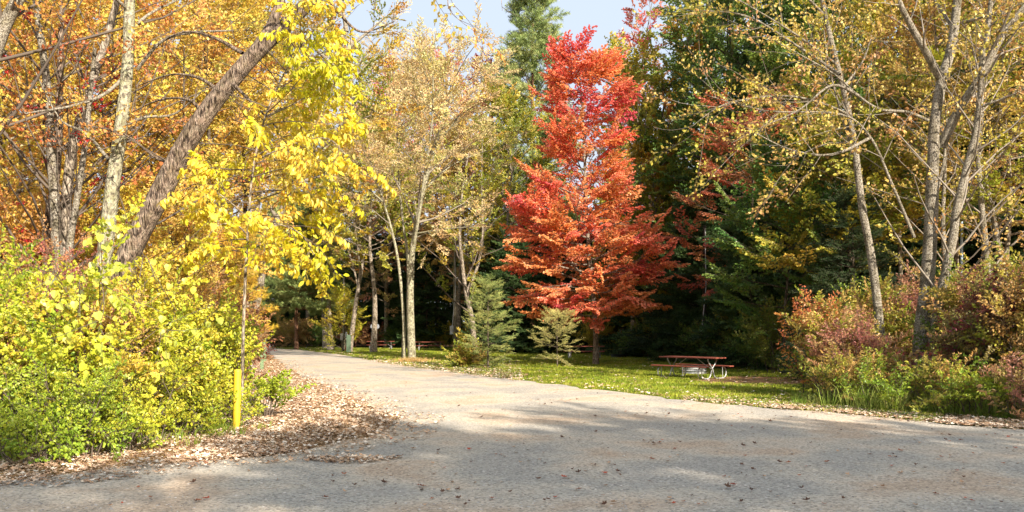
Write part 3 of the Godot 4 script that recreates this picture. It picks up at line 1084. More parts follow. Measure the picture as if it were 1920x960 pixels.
func furniture() -> void:
	# the yellow bollard
	var T := thing("bollard", "bright yellow round steel bollard at the edge of the leaf covered verge", "bollard", Vector3(-4.75, 0, -14.7))
	T.rotation = Vector3(0, 0, -0.025)
	var b := Buf.new()
	lathe(b, [Vector2(0.062, -0.1), Vector2(0.063, 0.3), Vector2(0.062, 0.7), Vector2(0.062, 1.0)], 24)
	part("pipe", b.mesh(M.yellow), null, T)
	b = Buf.new()
	lathe(b, [Vector2(0.062, 1.001), Vector2(0.058, 1.018), Vector2(0.04, 1.03), Vector2(0.018, 1.036), Vector2(0.0005, 1.037)], 24)
	part("cap", b.mesh(M.yellow), null, T)
	# tables
	var turn := -0.88
	picnic_table("red plank picnic table on bent pipe legs beside the bright steel fire ring", foot(1297, 30.6), turn)
	var proto_spots := [
		[714, 76.0, 0.08, "distant picnic table seen side on below the grey oval backboard"],
		[806, 72.0, 0.1, "picnic table half hidden behind the thick twin trunked tree"],
		[1096, 52.0, -0.15, "shaded picnic table behind the red maple trunk and the small spruce"],
		[489, 78.0, -0.2, "distant picnic table behind the two green wooden posts"]]
	for p in proto_spots:
		picnic_table(p[3], foot(p[0], p[1]), p[2])
	fire_ring("ribbed bright steel fire ring behind the nearest picnic table", foot(1302, 33.2), 0.47, 0.3, M.galvanised)
	fire_ring("low dark steel fire ring on the shaded lawn right of the red maple", foot(1161, 53.5), 0.5, 0.2, M.dark_metal)
	# posts
	post("gate_post", "pale green wooden post, the nearer of two where the drive bends", "post", foot(491, 37.0), Vector3(0.15, 1.58, 0.15), M.green_paint, 0.3, 0.0)
	post("gate_post", "darker green wooden post, the farther of two where the drive bends", "post", foot(496.5, 47.0), Vector3(0.15, 1.68, 0.15), M.green_paint, 0.2, 0.0)
	post("wooden_post", "weathered grey wooden post standing against the thick twin trunked tree", "post", foot(755.5, 47.6), Vector3(0.2, 1.55, 0.16), M.grey_wood, 0.2, -0.03)
	T = post("utility_pedestal", "flat dark green utility box beside a grey trunk on the far lawn", "utility box", foot(653.5, 67.2), Vector3(0.36, 1.36, 0.3), M.green_box, 0.2, 0.0)
	b = Buf.new()
	box(b, Vector3(0, 0.85, 0.158), Vector3(0.29, 0.8, 0.012), Basis.IDENTITY, 0.004)
	part("door", b.mesh(M.green_box), null, T)
	for row in [[641.5, 69.5, "white campsite power pedestal, the one nearer to the pale utility pole", 1.45], [648.5, 72.5, "white campsite power pedestal beside the flat green utility box", 1.55]]:
		T = thing("power_pedestal", row[2], "power pedestal", foot(row[0], row[1]), "white power pedestals on the far lawn")
		b = Buf.new()
		box(b, Vector3(0, 0.5, 0), Vector3(0.09, 1.0, 0.09))
		part("post_leg", b.mesh(M.grey_wood), null, T)
		b = Buf.new()
		box(b, Vector3(0, row[3] - 0.25, 0), Vector3(0.26, 0.55, 0.18), Basis.IDENTITY, 0.03)
		part("cabinet", b.mesh(M.white_metal), null, T)
		b = Buf.new()
		box(b, Vector3(0, row[3] - 0.36, 0.098), Vector3(0.2, 0.24, 0.016), Basis.IDENTITY, 0.004)
		part("outlet_cover", b.mesh(M.galvanised), null, T)
	# a small red spigot by the pedestals
	T = thing("water_spigot", "small red water spigot standing low by the white pedestals", "spigot", foot(649, 71.0))
	b = Buf.new()
	round_pole(b, 0.42, 0.07, 0.06)
	part("standpipe", b.mesh(plain(rgb(172, 58, 38), 0.5)), null, T)
	b = Buf.new()
	tube(b, PackedVector3Array([Vector3(0, 0.36, 0), Vector3(0.1, 0.38, 0.02), Vector3(0.16, 0.32, 0.03)]), PackedFloat32Array([0.03, 0.03, 0.025]), 8)
	part("spout", b.mesh(plain(rgb(172, 58, 38), 0.5)), null, T)
	# poles
	utility_pole("grey utility pole with a pale meter box in front of the dark spruces", foot(853, 74.0), 9.5, 0.16, M.grey_wood, Vector3(-0.28, 1.75, 0.02), Vector3(0.3, 0.75, 0.24))
	utility_pole("pale thin utility pole with a white box above the yellow sapling", foot(645, 72.0), 6.2, 0.12, M.grey_wood, Vector3(-0.3, 4.1, 0.02), Vector3(0.42, 0.4, 0.3))
	utility_pole("dark pole with a small grey box at the shaded lawn edge behind the near table", foot(1321, 43.0), 7.0, 0.11, M.dark_wood, Vector3(-0.2, 1.45, 0.1), Vector3(0.16, 0.46, 0.14))
	T = thing("metal_pole", "pale blue metal pole among the trunks behind the right hand shrubs", "pole", foot(1803, 29.0))
	b = Buf.new()
	round_pole(b, 6.2, 0.045, 0.04)
	part("pole", b.mesh(plain(rgb(160, 178, 190), 0.5)), null, T)
	b = Buf.new()
	lathe(b, [Vector2(0.04, 6.2), Vector2(0.055, 6.21), Vector2(0.05, 6.26), Vector2(0.0005, 6.28)], 12)
	part("cap", b.mesh(plain(rgb(160, 178, 190), 0.5)), null, T)
	# a fan shaped backboard on its post
	T = thing("basketball_hoop", "grey rounded backboard with hoop on a post at the dark wood's edge", "basketball hoop", foot(703, 80.0))
	b = Buf.new()
	round_pole(b, 2.0, 0.05, 0.05, Vector3(0, 0, -0.12))
	part("post_leg", b.mesh(M.dark_metal), null, T)
	b = Buf.new()
	var ring := []
	for k in 28:
		var a := TAU * k / 28.0
		ring.append(Vector3(0.42 * cos(a) * (1.0 - 0.12 * sin(a)) * 0.98, 2.12 + 0.27 * signf(sin(a)) * pow(absf(sin(a)), 0.8), 0))
	var c := Vector3(0, 2.12, 0)
	for k in 28:
		var p: Vector3 = ring[k]
		var q: Vector3 = ring[(k + 1) % 28]
		b.flat(c + Vector3(0, 0, 0.02), q + Vector3(0, 0, 0.02), p + Vector3(0, 0, 0.02))
		b.flat(c - Vector3(0, 0, 0.02), p - Vector3(0, 0, 0.02), q - Vector3(0, 0, 0.02))
		b.flat(p + Vector3(0, 0, 0.02), q + Vector3(0, 0, 0.02), q - Vector3(0, 0, 0.02))
		b.flat(p + Vector3(0, 0, 0.02), q - Vector3(0, 0, 0.02), p - Vector3(0, 0, 0.02))
	part("backboard", b.mesh(plain(rgb(128, 132, 138), 0.6)), null, T)
	b = Buf.new()
	var hoop := PackedVector3Array()
	for k in 17:
		hoop.append(Vector3(0.2 * cos(TAU * k / 16.0), 1.98, 0.26 + 0.2 * sin(TAU * k / 16.0)))
	tube(b, hoop, tapered(17, 0.014, 0.014), 6)
	part("hoop", b.mesh(M.dark_metal), null, T)

# ---------------------------------------------------------------- the planting

func palettes() -> Dictionary:
	return {
		"sapling": [lin(196, 194, 42), lin(220, 208, 42), lin(232, 212, 56), lin(232, 210, 80), lin(228, 192, 70)],
		"gold": [lin(196, 188, 74), lin(222, 200, 82), lin(232, 206, 98), lin(228, 186, 92), lin(216, 152, 90)],
		"amber": [lin(216, 200, 88), lin(230, 198, 92), lin(230, 176, 88), lin(220, 146, 88)],
		"lemon": [lin(184, 178, 66), lin(216, 196, 68), lin(230, 204, 82), lin(226, 180, 80)],
		"peach": [lin(204, 204, 118), lin(226, 212, 140), lin(234, 214, 158), lin(230, 198, 142), lin(226, 202, 104)],
		"peach_red": [lin(206, 192, 116), lin(228, 194, 138), lin(230, 180, 134), lin(226, 148, 120), lin(220, 108, 98)],
		"lime": [lin(128, 142, 50), lin(160, 162, 56), lin(190, 178, 66), lin(204, 172, 72)],
		"green_gold": [lin(112, 132, 46), lin(148, 156, 50), lin(186, 174, 56), lin(210, 168, 62), lin(206, 128, 66)],
		"maple": [lin(232, 150, 84), lin(246, 170, 106), lin(248, 150, 106), lin(244, 130, 106), lin(228, 98, 110)],
		"russet": [lin(140, 126, 56), lin(204, 136, 80), lin(216, 126, 88), lin(198, 100, 78)],
		"deep_green": [lin(74, 102, 44), lin(94, 124, 52), lin(116, 138, 56), lin(146, 144, 60)],
		"mid_green": [lin(84, 124, 62), lin(108, 142, 66), lin(138, 154, 68)],
		"olive": [lin(120, 136, 46), lin(164, 168, 54), lin(204, 190, 68), lin(214, 182, 88), lin(208, 160, 94)],
		"tan": [lin(178, 164, 80), lin(206, 180, 100), lin(216, 180, 120), lin(206, 160, 102)],
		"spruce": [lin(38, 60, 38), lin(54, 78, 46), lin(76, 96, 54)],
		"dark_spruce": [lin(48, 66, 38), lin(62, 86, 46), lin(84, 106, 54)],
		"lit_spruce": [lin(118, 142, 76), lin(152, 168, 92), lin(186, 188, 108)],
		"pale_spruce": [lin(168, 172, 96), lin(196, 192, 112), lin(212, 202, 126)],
		"pine": [lin(116, 138, 80), lin(148, 164, 96), lin(176, 180, 112)],
		"yellow_pine": [lin(176, 160, 56), lin(206, 172, 58), lin(220, 176, 66)],
		"bush": [lin(112, 142, 44), lin(154, 174, 50), lin(188, 194, 56), lin(208, 204, 66)],
		"bush_green": [lin(104, 138, 44), lin(140, 168, 50), lin(176, 188, 56)],
		"bush_yellow": [lin(166, 178, 50), lin(198, 198, 54), lin(216, 206, 66), lin(212, 184, 74)],
		"vine": [lin(176, 190, 54), lin(200, 202, 56), lin(214, 206, 70)],
		"brown_red": [lin(168, 108, 82), lin(186, 128, 88), lin(196, 152, 96), lin(168, 92, 88)],
		"pink": [lin(142, 66, 60), lin(174, 98, 82), lin(200, 146, 104), lin(146, 150, 66), lin(128, 56, 60)],
		"pink_tan": [lin(106, 132, 50), lin(160, 162, 72), lin(200, 156, 108), lin(174, 112, 98)],
		"bush_olive": [lin(92, 124, 46), lin(132, 154, 52), lin(180, 178, 64), lin(190, 152, 88)],
		"orange": [lin(216, 184, 78), lin(222, 156, 78), lin(214, 120, 80)],
	}

func plants() -> void:
	var P := palettes()
	var broad := {"spray": "far_broad", "step": 0.95, "size": 1.0, "limbs": 30, "low": 0.25, "reach": [2.6, 3.8, 3.9, 3.0, 1.5], "rise": [12, 62], "bend": 0.35, "gap": 0.8, "ratio": 0.5, "pal": P.gold}
	var mid := kind_of(broad, {"spray": "mid_broad", "step": 0.7, "gap": 0.6})
	var sparse := kind_of(broad, {"spray": "far_sparse", "limbs": 28, "rise": [30, 70], "bark": M.bark_grey})
	var spruce := {"spray": "far_spruce", "step": 0.8, "size": 1.0, "reach": [1.0, 0.95, 0.75, 0.5, 0.22, 0.05], "rise": [-14, 30], "bend": 0.15, "gap": 0.75, "ratio": 0.4, "flat": true, "curl": 0.05, "tumble": 0.25, "splay": 0.45, "oneway": true, "pal": P.dark_spruce, "whorl": 0.5, "per_whorl": 6}

	# ---- the red maple on the lawn
	var S := {"spray": "maple", "step": 0.5, "limbs": 84, "low": 0.2, "reach": [2.3, 3.2, 3.1, 2.5, 2.2, 2.0, 1.75, 1.5, 1.0], "rise": [-2, 42], "bend": 0.12, "lift": -0.12, "size": 1.1, "gap": 0.62, "ratio": 0.46, "flat": true, "curl": 0.05, "pal": P.maple, "bias": 0.5, "tumble": 0.6, "splay": 0.6, "oneway": true, "fill": 0.92, "bark": M.bark_grey}
	var T := begin("red_maple", "tall bright red maple with grey trunk standing alone on the lawn", "tree", foot(1117, 42.5), S)
	T.top = 17.0
	var pts := curve_points([Vector3(0, -0.1, 0), spot(1116, 600, 42.5) - T.root.position, spot(1104, 470, 42.5) - T.root.position, spot(1098, 350, 42.5) - T.root.position, spot(1092, 200, 42.6) - T.root.position, spot(1085, 135, 42.5) - T.root.position], 5)
	trunk_of(T, pts, tapered(pts.size(), 0.155, 0.02, 0.85, 0.3), M.bark_grey, 10)
	limbs(T, pts, 0.19, 0.02)
	var wider := spot(1108, 540, 42.5) - T.root.position
	for side in [[spot(1236, 500, 41.8), 0.06], [spot(1205, 440, 43.2), 0.05], [spot(985, 395, 42.0), 0.05], [spot(1000, 505, 43.0), 0.05]]:
		var tip: Vector3 = side[0] - T.root.position
		var way := curve_points([wider, wider.lerp(tip, 0.5) + Vector3(0, 0.25, 0), tip], 4)
		tube(T.wood, way, tapered(way.size(), side[1], 0.012), 5, 0.0, false)
		fork(T, way, 0.05, 0)
	finish(T, M.bark_grey)

	# ---- the peach coloured twin trunked tree by the drive
	S = kind_of(sparse, {"pal": P.peach, "step": 0.85, "size": 0.95, "gap": 0.75, "levels": 2, "ratio": 0.3, "least": 0.8, "fill": 0.85, "spray": "far_sparse", "tip": true, "bark": M.bark_pale, "inner": 0.45})
	T = begin("ash_tree", "tall peach leaved tree with thick forked pale trunk beside the gravel drive", "tree", foot(768, 46.9), S)
	T.top = 18.0
	hero(T, [[773, 684], [770, 600], [770, 520], [776, 450], [795, 350], [818, 270], [842, 190], [858, 130]], 46.9, 0.235, 0.035, M.bark_birch, "trunk", true, 14, 0.1, 6)
	hero(T, [[758, 680, 0.2], [757, 600, 0.4], [748, 500, 0.5], [734, 430, 0.4], [713, 360, 0.2], [694, 300, -0.3], [688, 262, -0.8]], 46.9, 0.105, 0.03, M.bark_birch, "trunk", true, 10)
	hero(T, [[768, 600, 0.5], [764, 480, 1.0], [756, 420, 1.4], [748, 340, 1.8], [744, 240, 2.2], [735, 160, 2.6], [732, 115, 2.8]], 46.9, 0.09, 0.03, M.bark_birch, "trunk", true, 9)
	hero(T, [[774, 470], [786, 400, -0.6], [797, 320, -1.2], [810, 230, -2.0], [812, 140, -2.6]], 46.9, 0.1, 0.03, M.bark_birch)
	S.inner = 0.2
	S.ratio = 0.42
	for l in [[[792, 360], [840, 315, 1.0], [890, 290, 1.5], [930, 280, 1.5]], [[815, 280], [860, 220, -1], [905, 190, -1.5]], [[748, 345, 1.8], [705, 290, 1.0], [672, 262, 0.5]], [[770, 440], [830, 430, -1.2], [890, 425, -2]], [[720, 380, 0.2], [680, 345, -1], [650, 320, -1.5]], [[836, 200], [885, 150, 1.5], [920, 130, 2]], [[742, 230, 2.2], [760, 180, 1.8], [782, 140, 1.5]], [[840, 190], [802, 150, -1.5], [790, 110, -2]]]:
		hero(T, l, 46.9, 0.055, 0.015, M.bark_birch, "limb", true, 6)
	finish(T, M.pale_twig)

	# ---- the yellow sapling behind the bollard
	S = {"spray": "yellow_big", "step": 0.33, "size": 0.95, "levels": 1, "gap": 0.33, "ratio": 0.5, "least": 0.3, "limbs": 42, "low": 0.42, "reach": [0.8, 1.1, 1.2, 1.2, 1.2, 1.1, 0.8], "rise": [-8, 50], "bend": -0.15, "curl": -0.3, "pal": P.sapling, "lift": -0.3, "tumble": 0.7, "fill": 0.82, "oneway": true, "edge": [[330, 420], [462, 225], [545, 78], [570, 0]]}
	T = begin("yellow_sapling", "slender sapling with large drooping bright yellow leaves behind the yellow bollard", "tree", foot(452.5, 15.6), S)
	T.top = 7.0
	pts = hero(T, [[452, 798], [454, 720], [456, 620], [460, 520], [465, 430], [474, 320], [497, 220], [532, 140], [568, 80]], 15.6, 0.036, 0.01, M.bark_grey, "trunk", false, 9, 0.05)
	limbs(T, pts, 0.04, 0.01)
	for l in [[[466, 410], [420, 370, -0.3], [370, 345, -0.5], [345, 360, -0.6]], [[463, 440], [440, 420, -0.3], [405, 425, -0.5], [385, 455, -0.5]], [[470, 380], [530, 360, 0.3], [590, 350, 0.4], [625, 385, 0.4]], [[480, 300], [550, 270, -0.3], [615, 260, -0.4], [655, 300, -0.4]], [[500, 220], [560, 190, 0.3], [620, 160, 0.5], [660, 200, 0.5]], [[466, 420], [520, 420, -0.4], [565, 440, -0.5], [590, 480, -0.5]], [[530, 140], [590, 110, -0.2], [635, 130, -0.3]]]:
		hero(T, l, 15.6, 0.016, 0.005, M.bark_grey, "limb", true, 5, 0.0)
	big_leaves(T, P.sapling, 300, "blade", 0.42, Vector2(0.1, 0.15))
	finish(T, M.twig)

	# ---- the great leaning tree
	S = kind_of(mid, {"pal": P.amber, "spray": "mid_sparse", "step": 0.8, "fill": 0.32, "gap": 0.6, "levels": 1, "ratio": 0.45})
	T = begin("leaning_tree", "large rough barked tree leaning over the yellow sapling", "tree", foot(190, 17.0), S)
	T.top = 13.0
	hero(T, [[190, 806], [203, 640], [238, 485], [296, 372], [348, 272], [398, 196], [470, 110], [545, 38], [620, -30], [740, -110], [860, -170]], 17.0, 0.255, 0.09, M.bark_dark, "trunk", false, 22, 0.13, 8)
	hero(T, [[440, 140, 0.1], [480, 92, 0.25], [512, 40, 0.4], [530, -20, 0.6], [535, -110, 0.8]], 17.0, 0.13, 0.07, M.bark_dark, "limb", false, 12, 0.1)
	for l in [[[380, 215], [360, 190], [325, 184, 0.3], [285, 192, 0.6], [240, 215, 1.0]], [[408, 168], [370, 145, 0.2], [320, 140, 0.5], [260, 160, 1.0]], [[455, 100], [400, 70, 0.5], [345, 60, 0.8], [290, 85, 1.2]], [[600, -20], [640, 30, 0.6], [680, 60, 0.9], [740, 40, 1.2]], [[340, 290], [300, 300, 0.4], [230, 250, 1.0], [150, 235, 1.6]], [[430, 150], [470, 190, -0.6], [520, 240, -0.8]]]:
		hero(T, l, 17.0, 0.042, 0.01, M.bark_dark, "limb", true, 6, 0.05)
	S.fill = 0.12
	for l in [[[740, -110], [800, -70], [850, -40], [905, -30]], [[800, -140], [880, -100, 0.5], [930, -50, 0.8], [942, 20, 0.9]], [[860, -170], [850, -60, -0.5], [840, 10, -0.6], [870, 45, -0.6]], [[620, -30], [700, -40, 0.5], [712, 10, 0.6]]]:
		hero(T, l, 17.0, 0.02, 0.004, M.bark_dark, "limb", true, 5, 0.0)
	S.fill = 0.75
	for l in [[[620, -30], [560, -90, -1], [500, -160, -2]], [[740, -110], [700, -200, 1], [690, -300, 2]], [[535, -110, 0.8], [480, -180, 0.2], [440, -260, -0.5]], [[800, -140], [870, -230, -1], [950, -300, -1.5]]]:
		hero(T, l, 17.0, 0.06, 0.015, M.bark_dark, "limb", true, 6, 0.0)
	finish(T, M.twig)

	# ---- the other trunks standing in the left thicket
	S = kind_of(mid, {"pal": P.amber, "spray": "mid_sparse", "step": 0.8, "fill": 0.35, "gap": 0.7, "ratio": 0.5})
	T = begin("birch_tree", "pale lichen spotted straight trunk left of the leaning tree", "tree", foot(163, 18.5), S)
	T.top = 14.0
	hero(T, [[163, 800], [182, 580], [196, 475], [211, 350], [228, 232], [240, 110], [243, 0], [252, -130], [262, -260]], 18.5, 0.19, 0.08, M.bark_birch, "trunk", false, 16, 0.07, 6)
	for l in [[[258, 130, -0.2], [300, 80, -0.4], [350, 62, -0.5], [420, 58, -0.4], [466, 56, 0]], [[228, 150], [190, 180, -0.4], [130, 200, -0.6], [40, 215, -0.8], [0, 235, -1]], [[225, 240], [270, 220, 0.6], [330, 212, 0.8], [400, 150, 1.0]], [[205, 300], [160, 250, 0.5], [110, 220, 0.6], [60, 120, 0.8]], [[238, 60], [290, 20, 0.6], [360, -10, 1.0]], [[242, 20], [200, -20, -0.6], [150, -80, -1]], [[250, -130], [320, -200, 1], [380, -260, 2]], [[255, -160], [180, -240, -1], [120, -300, -1.4]]]:
		hero(T, l, 18.5, 0.045, 0.01, M.bark_pale, "limb", true, 6, 0.05)
	finish(T, M.twig)
	S = kind_of(S, {"pal": P.orange, "fill": 0.4})
	T = begin("maple_clump", "cluster of grey stems with red vine leaves at the far left", "tree", foot(115, 20.0), S)
	T.top = 13.0
	hero(T, [[108, 780], [107, 580], [106, 450], [98, 310], [88, 160], [72, 40], [60, -70]], 20.0, 0.15, 0.06, M.bark_pale, "trunk", true, 12, 0.08)
	hero(T, [[118, 780, 0.3], [120, 580, 0.3], [122, 450, 0.3], [132, 300, 0.4], [165, 180, 0.5], [200, 70, 0.7], [228, -30, 0.9]], 20.0, 0.15, 0.07, M.bark_grey, "trunk", true, 12, 0.08)
	hero(T, [[112, 780, 0.7], [95, 560, 0.8], [88, 440, 0.9], [105, 330, 0.9], [112, 180, 1.0], [115, 40, 1.2], [118, -60, 1.3]], 20.0, 0.14, 0.05, M.bark_dark, "trunk", true, 10, 0.08)
	hero(T, [[124, 780, -0.2], [128, 500, -0.4], [142, 390, -0.5], [160, 270, -0.6], [168, 190, -0.6], [178, 90, -0.7]], 20.0, 0.09, 0.04, M.bark_pale, "trunk", true, 10, 0.05)
	for l in [[[98, 310], [60, 230], [10, 180]], [[90, 170], [140, 130, -0.5], [165, 60, -0.8]], [[105, 250, 1], [60, 190, 0.8], [45, 100, 0.6]]]:
		hero(T, l, 20.0, 0.03, 0.008, M.bark_pale, "limb", true, 5, 0.0)
	var red_S: Dictionary = S.duplicate()
	finish(T, M.twig)
	# red creeper leaves that climb these stems
	var creeper := begin("creeper_vine", "scarlet creeper leaves climbing the cluster of grey stems", "vine", foot(112, 19.6), {"spray": "shrub_lobed", "step": 0.5, "size": 0.75, "pal": [lin(190, 44, 44), lin(206, 60, 50), lin(170, 36, 50)], "levels": 1, "gap": 0.5, "ratio": 0.4, "least": 0.25, "fill": 0.16, "lift": -0.3})
	hero(creeper, [[118, 780], [114, 560], [112, 420], [108, 300], [104, 180], [98, 60]], 19.75, 0.012, 0.005, M.twig, "stem", true, 5, 0.0)
	hero(creeper, [[130, 780], [126, 560], [130, 420], [140, 300], [168, 170]], 19.7, 0.012, 0.005, M.twig, "stem", true, 5, 0.0)
	finish(creeper, M.twig, "foliage")
	T = begin("corner_tree", "grey trunk crossing the top left corner of the thicket", "tree", foot(-120, 18.0), S)
	hero(T, [[-120, 790], [-85, 500], [-50, 250], [0, 70], [38, -10], [80, -120]], 18.0, 0.19, 0.1, M.bark_pale, "trunk", true, 12, 0.08)
	finish(T, M.twig)
	S = kind_of(mid, {"pal": P.green_gold, "spray": "mid_broad", "step": 0.6, "fill": 0.8, "gap": 0.65, "ratio": 0.42, "least": 0.9, "inner": 0.35})
	T = begin("mottled_tree", "yellow green tree with pale mottled trunk curving up behind the yellow sapling", "tree", foot(462, 38.0), S)
	T.top = 15.0
	hero(T, [[464, 672], [473, 620], [488, 530], [505, 450], [552, 345], [594, 262], [612, 205], [632, 130], [650, 60]], 38.0, 0.22, 0.06, M.bark_pale, "trunk", false, 14, 0.1, 6)
	for l in [[[575, 300], [625, 258, -0.6], [664, 230, -1], [700, 215, -1.4]], [[600, 250], [570, 190, 0.5], [545, 140, 0.8], [530, 80, 1]], [[612, 205], [660, 150, 0.6], [700, 110, 1.0]], [[632, 130], [590, 90, -0.6], [560, 60, -1]], [[640, 100], [690, 60, 0.6], [725, 30, 1]], [[626, 150], [670, 190, -0.6], [715, 215, -1.2]], [[650, 60], [640, -10, 0.5], [650, -60, 1]], [[600, 250], [640, 235, 1], [690, 150, 1.6]], [[612, 205], [580, 110, -0.8], [590, 30, -1.2]], [[520, 410], [480, 350, 0.6], [430, 300, 1.0]], [[552, 345], [600, 330, 0.8], [650, 320, 1.5]]]:
		hero(T, l, 38.0, 0.1, 0.02, M.bark_pale, "limb", true, 7, 0.05)
	finish(T, M.twig)
	for row in [[38, 26.0, "thin dark upright trunk deep in the gold left thicket", 0.1], [8, 24.0, "thin brown trunk at the far left edge of the thicket", 0.09], [330, 30.0, "thin grey trunk seen under the leaning tree", 0.09], [290, 34.0, "dark slim trunk between the birch and the leaning tree", 0.1]]:
		S = kind_of(mid, {"pal": P.gold, "low": 0.3, "limbs": 14, "reach": [1.2, 1.8, 2.0, 1.4], "bark": M.bark_brown_grey, "girth": row[3], "fill": 0.6})
		tree("slender_tree", row[2], row[0], row[1], 12.0, S)

	# ---- the gold wood behind the left thicket
	var gold := [
		[-80, 24.0, 15.0, "gold leaved tree half outside the left edge of the thicket", P.gold, 3.4],
		[18, 29.0, 17.0, "orange gold tree behind the cluster of grey stems", P.amber, 3.6],
		[112, 36.0, 19.0, "yellow leaved tree behind the red creeper stems", P.lemon, 3.8],
		[205, 31.0, 16.0, "gold leaved tree directly behind the lichen spotted trunk", P.gold, 3.4],
		[300, 40.0, 20.0, "amber tree between the lichen spotted trunk and the leaning tree", P.amber, 4.2],
		[385, 34.0, 15.5, "gold orange tree showing under the leaning trunk", P.gold, 3.4],
		[455, 45.0, 20.0, "lemon gold tree behind the yellow sapling", P.lemon, 4.2],
		[470, 37.0, 17.0, "orange gold tree left of the mottled trunk", P.gold, 2.8],
		[610, 84.0, 33.0, "yellow green tree far behind the mottled trunk", P.green_gold, 4.6],
		[-10, 42.0, 21.0, "tall yellow tree at the back of the far left wood", P.lemon, 4.0],
		[160, 48.0, 24.0, "tall amber tree at the back of the left wood", P.gold, 4.6],
		[380, 56.0, 26.0, "tall gold tree far behind the leaning trunk", P.gold, 5.0]]
	for g in gold:
		var w: float = g[5]
		tree("gold_tree", g[3], g[0], g[1], g[2], kind_of(mid if g[1] < 41.0 else broad, {"pal": g[4], "low": 0.45 if g[0] > 420 else 0.12, "limbs": 46 if g[1] < 41.0 else 40, "reach": [w * 0.6, w * 0.95, w, w * 0.9, w * 0.7, w * 0.35], "rise": [5, 60], "fill": 0.8, "bark": M.bark_grey if int(g[0]) % 2 == 0 else M.bark_brown_grey, "girth": 0.14 + g[2] * 0.003}))
	for g in [[62, 22.5, 4.2, P.amber, "young orange red maple low behind the grey stems"], [150, 25.0, 4.8, P.orange, "young orange tree low behind the lichen spotted trunk"], [318, 25.0, 5.0, P.gold, "young gold tree under the leaning trunk"], [372, 27.0, 4.2, P.tan, "young tan leaved tree low behind the yellow sapling"], [10, 21.0, 4.0, P.amber, "young orange tree at the left edge of the thicket"], [240, 23.0, 4.6, P.lemon, "young yellow tree at the foot of the leaning trunk"]]:
		tree("young_tree", g[4], g[0], g[1], g[2], kind_of(mid, {"pal": g[3], "spray": "mid_broad", "size": 0.75, "low": 0.1, "limbs": 26, "reach": [1.1, 1.5, 1.5, 1.2, 0.6], "rise": [15, 60], "gap": 0.45, "step": 0.5, "girth": 0.05}))
	S = kind_of(spruce, {"spray": "pine", "size": 0.85, "pal": P.yellow_pine, "whorl": 0.55, "reach": [1.0, 1.0, 0.8, 0.5, 0.2], "rise": [4, 40], "step": 0.5, "gap": 0.5, "low": 0.25, "per_whorl": 5})
	conifer("white_pine", "young pine with yellowing needles behind the thicket", 398, 27.0, 4.6, 3.0, S)
	S = kind_of(spruce, {"spray": "far_pine", "size": 0.8, "pal": P.pine, "whorl": 0.6, "reach": [0.9, 1.0, 0.95, 0.75, 0.4], "rise": [-4, 40], "step": 0.6, "gap": 0.6, "low": 0.34, "bark": M.bark_pine, "girth": 0.2, "gaps": 0.2})
	conifer("red_pine", "green pine with reddish brown trunk where the drive disappears", 556, 77.0, 12.0, 8.4, S)

	# ---- the middle distance
	S = kind_of(sparse, {"pal": P.tan, "spray": "far_sparse", "limbs": 22, "low": 0.45, "fill": 0.75, "bark": M.bark_grey})
	T = begin("grey_trunk_tree", "tan leaved tree with sturdy grey trunk beside the flat green box", "tree", foot(658, 67.5), S)
	T.top = 13.0
	hero(T, [[656, 662], [663, 600], [672, 540], [681, 480], [686, 430], [690, 370], [700, 300]], 67.5, 0.2, 0.08, M.bark_grey, "trunk", false, 12, 0.08)
	for l in [[[672, 540], [660, 490, 0.5], [645, 450, 1], [632, 400, 1]], [[676, 510], [670, 460, -1], [664, 410, -1.5]], [[684, 450], [710, 420, 1], [735, 400, 1]], [[686, 420], [660, 380, -1], [640, 350, -2]], [[690, 380], [720, 350, 1], [745, 330, 1]]]:
		hero(T, l, 67.5, 0.1, 0.03, M.bark_grey, "limb", true, 6, 0.05)
	finish(T, M.pale_twig)
	S = kind_of(sparse, {"pal": P.lime, "spray": "far_broad", "size": 0.8, "fill": 0.6})
	T = begin("slanting_tree", "slender slanting grey trunk with yellow green leaves behind the larger spruce", "tree", foot(889, 58.0), S)
	T.top = 14.0
	hero(T, [[890, 662], [885, 600], [874, 550], [866, 490], [862, 430], [868, 350], [880, 280]], 58.0, 0.2, 0.04, M.bark_grey, "trunk", true, 10)
	hero(T, [[874, 550], [895, 500, 1], [905, 440, 1.5], [903, 340, 2], [905, 260, 2]], 58.0, 0.12, 0.03, M.bark_grey, "trunk", true, 8)
	finish(T, M.twig)
	tree("yellow_sapling", "small yellow green sapling round the white pedestals", 644, 69.0, 3.9, kind_of(mid, {"pal": P.bush_yellow, "spray": "mid_broad", "low": 0.1, "limbs": 22, "reach": [1.1, 1.6, 1.5, 0.9], "girth": 0.05, "size": 0.9}))
	tree("dark_trunk_tree", "slanting trunk in the dark wood behind the pale utility pole", 620, 76.0, 16.0, kind_of(broad, {"pal": P.green_gold, "low": 0.4, "limbs": 22, "bark": M.bark_grey, "girth": 0.3, "lean": Vector3(-0.04, 0, 0)}))
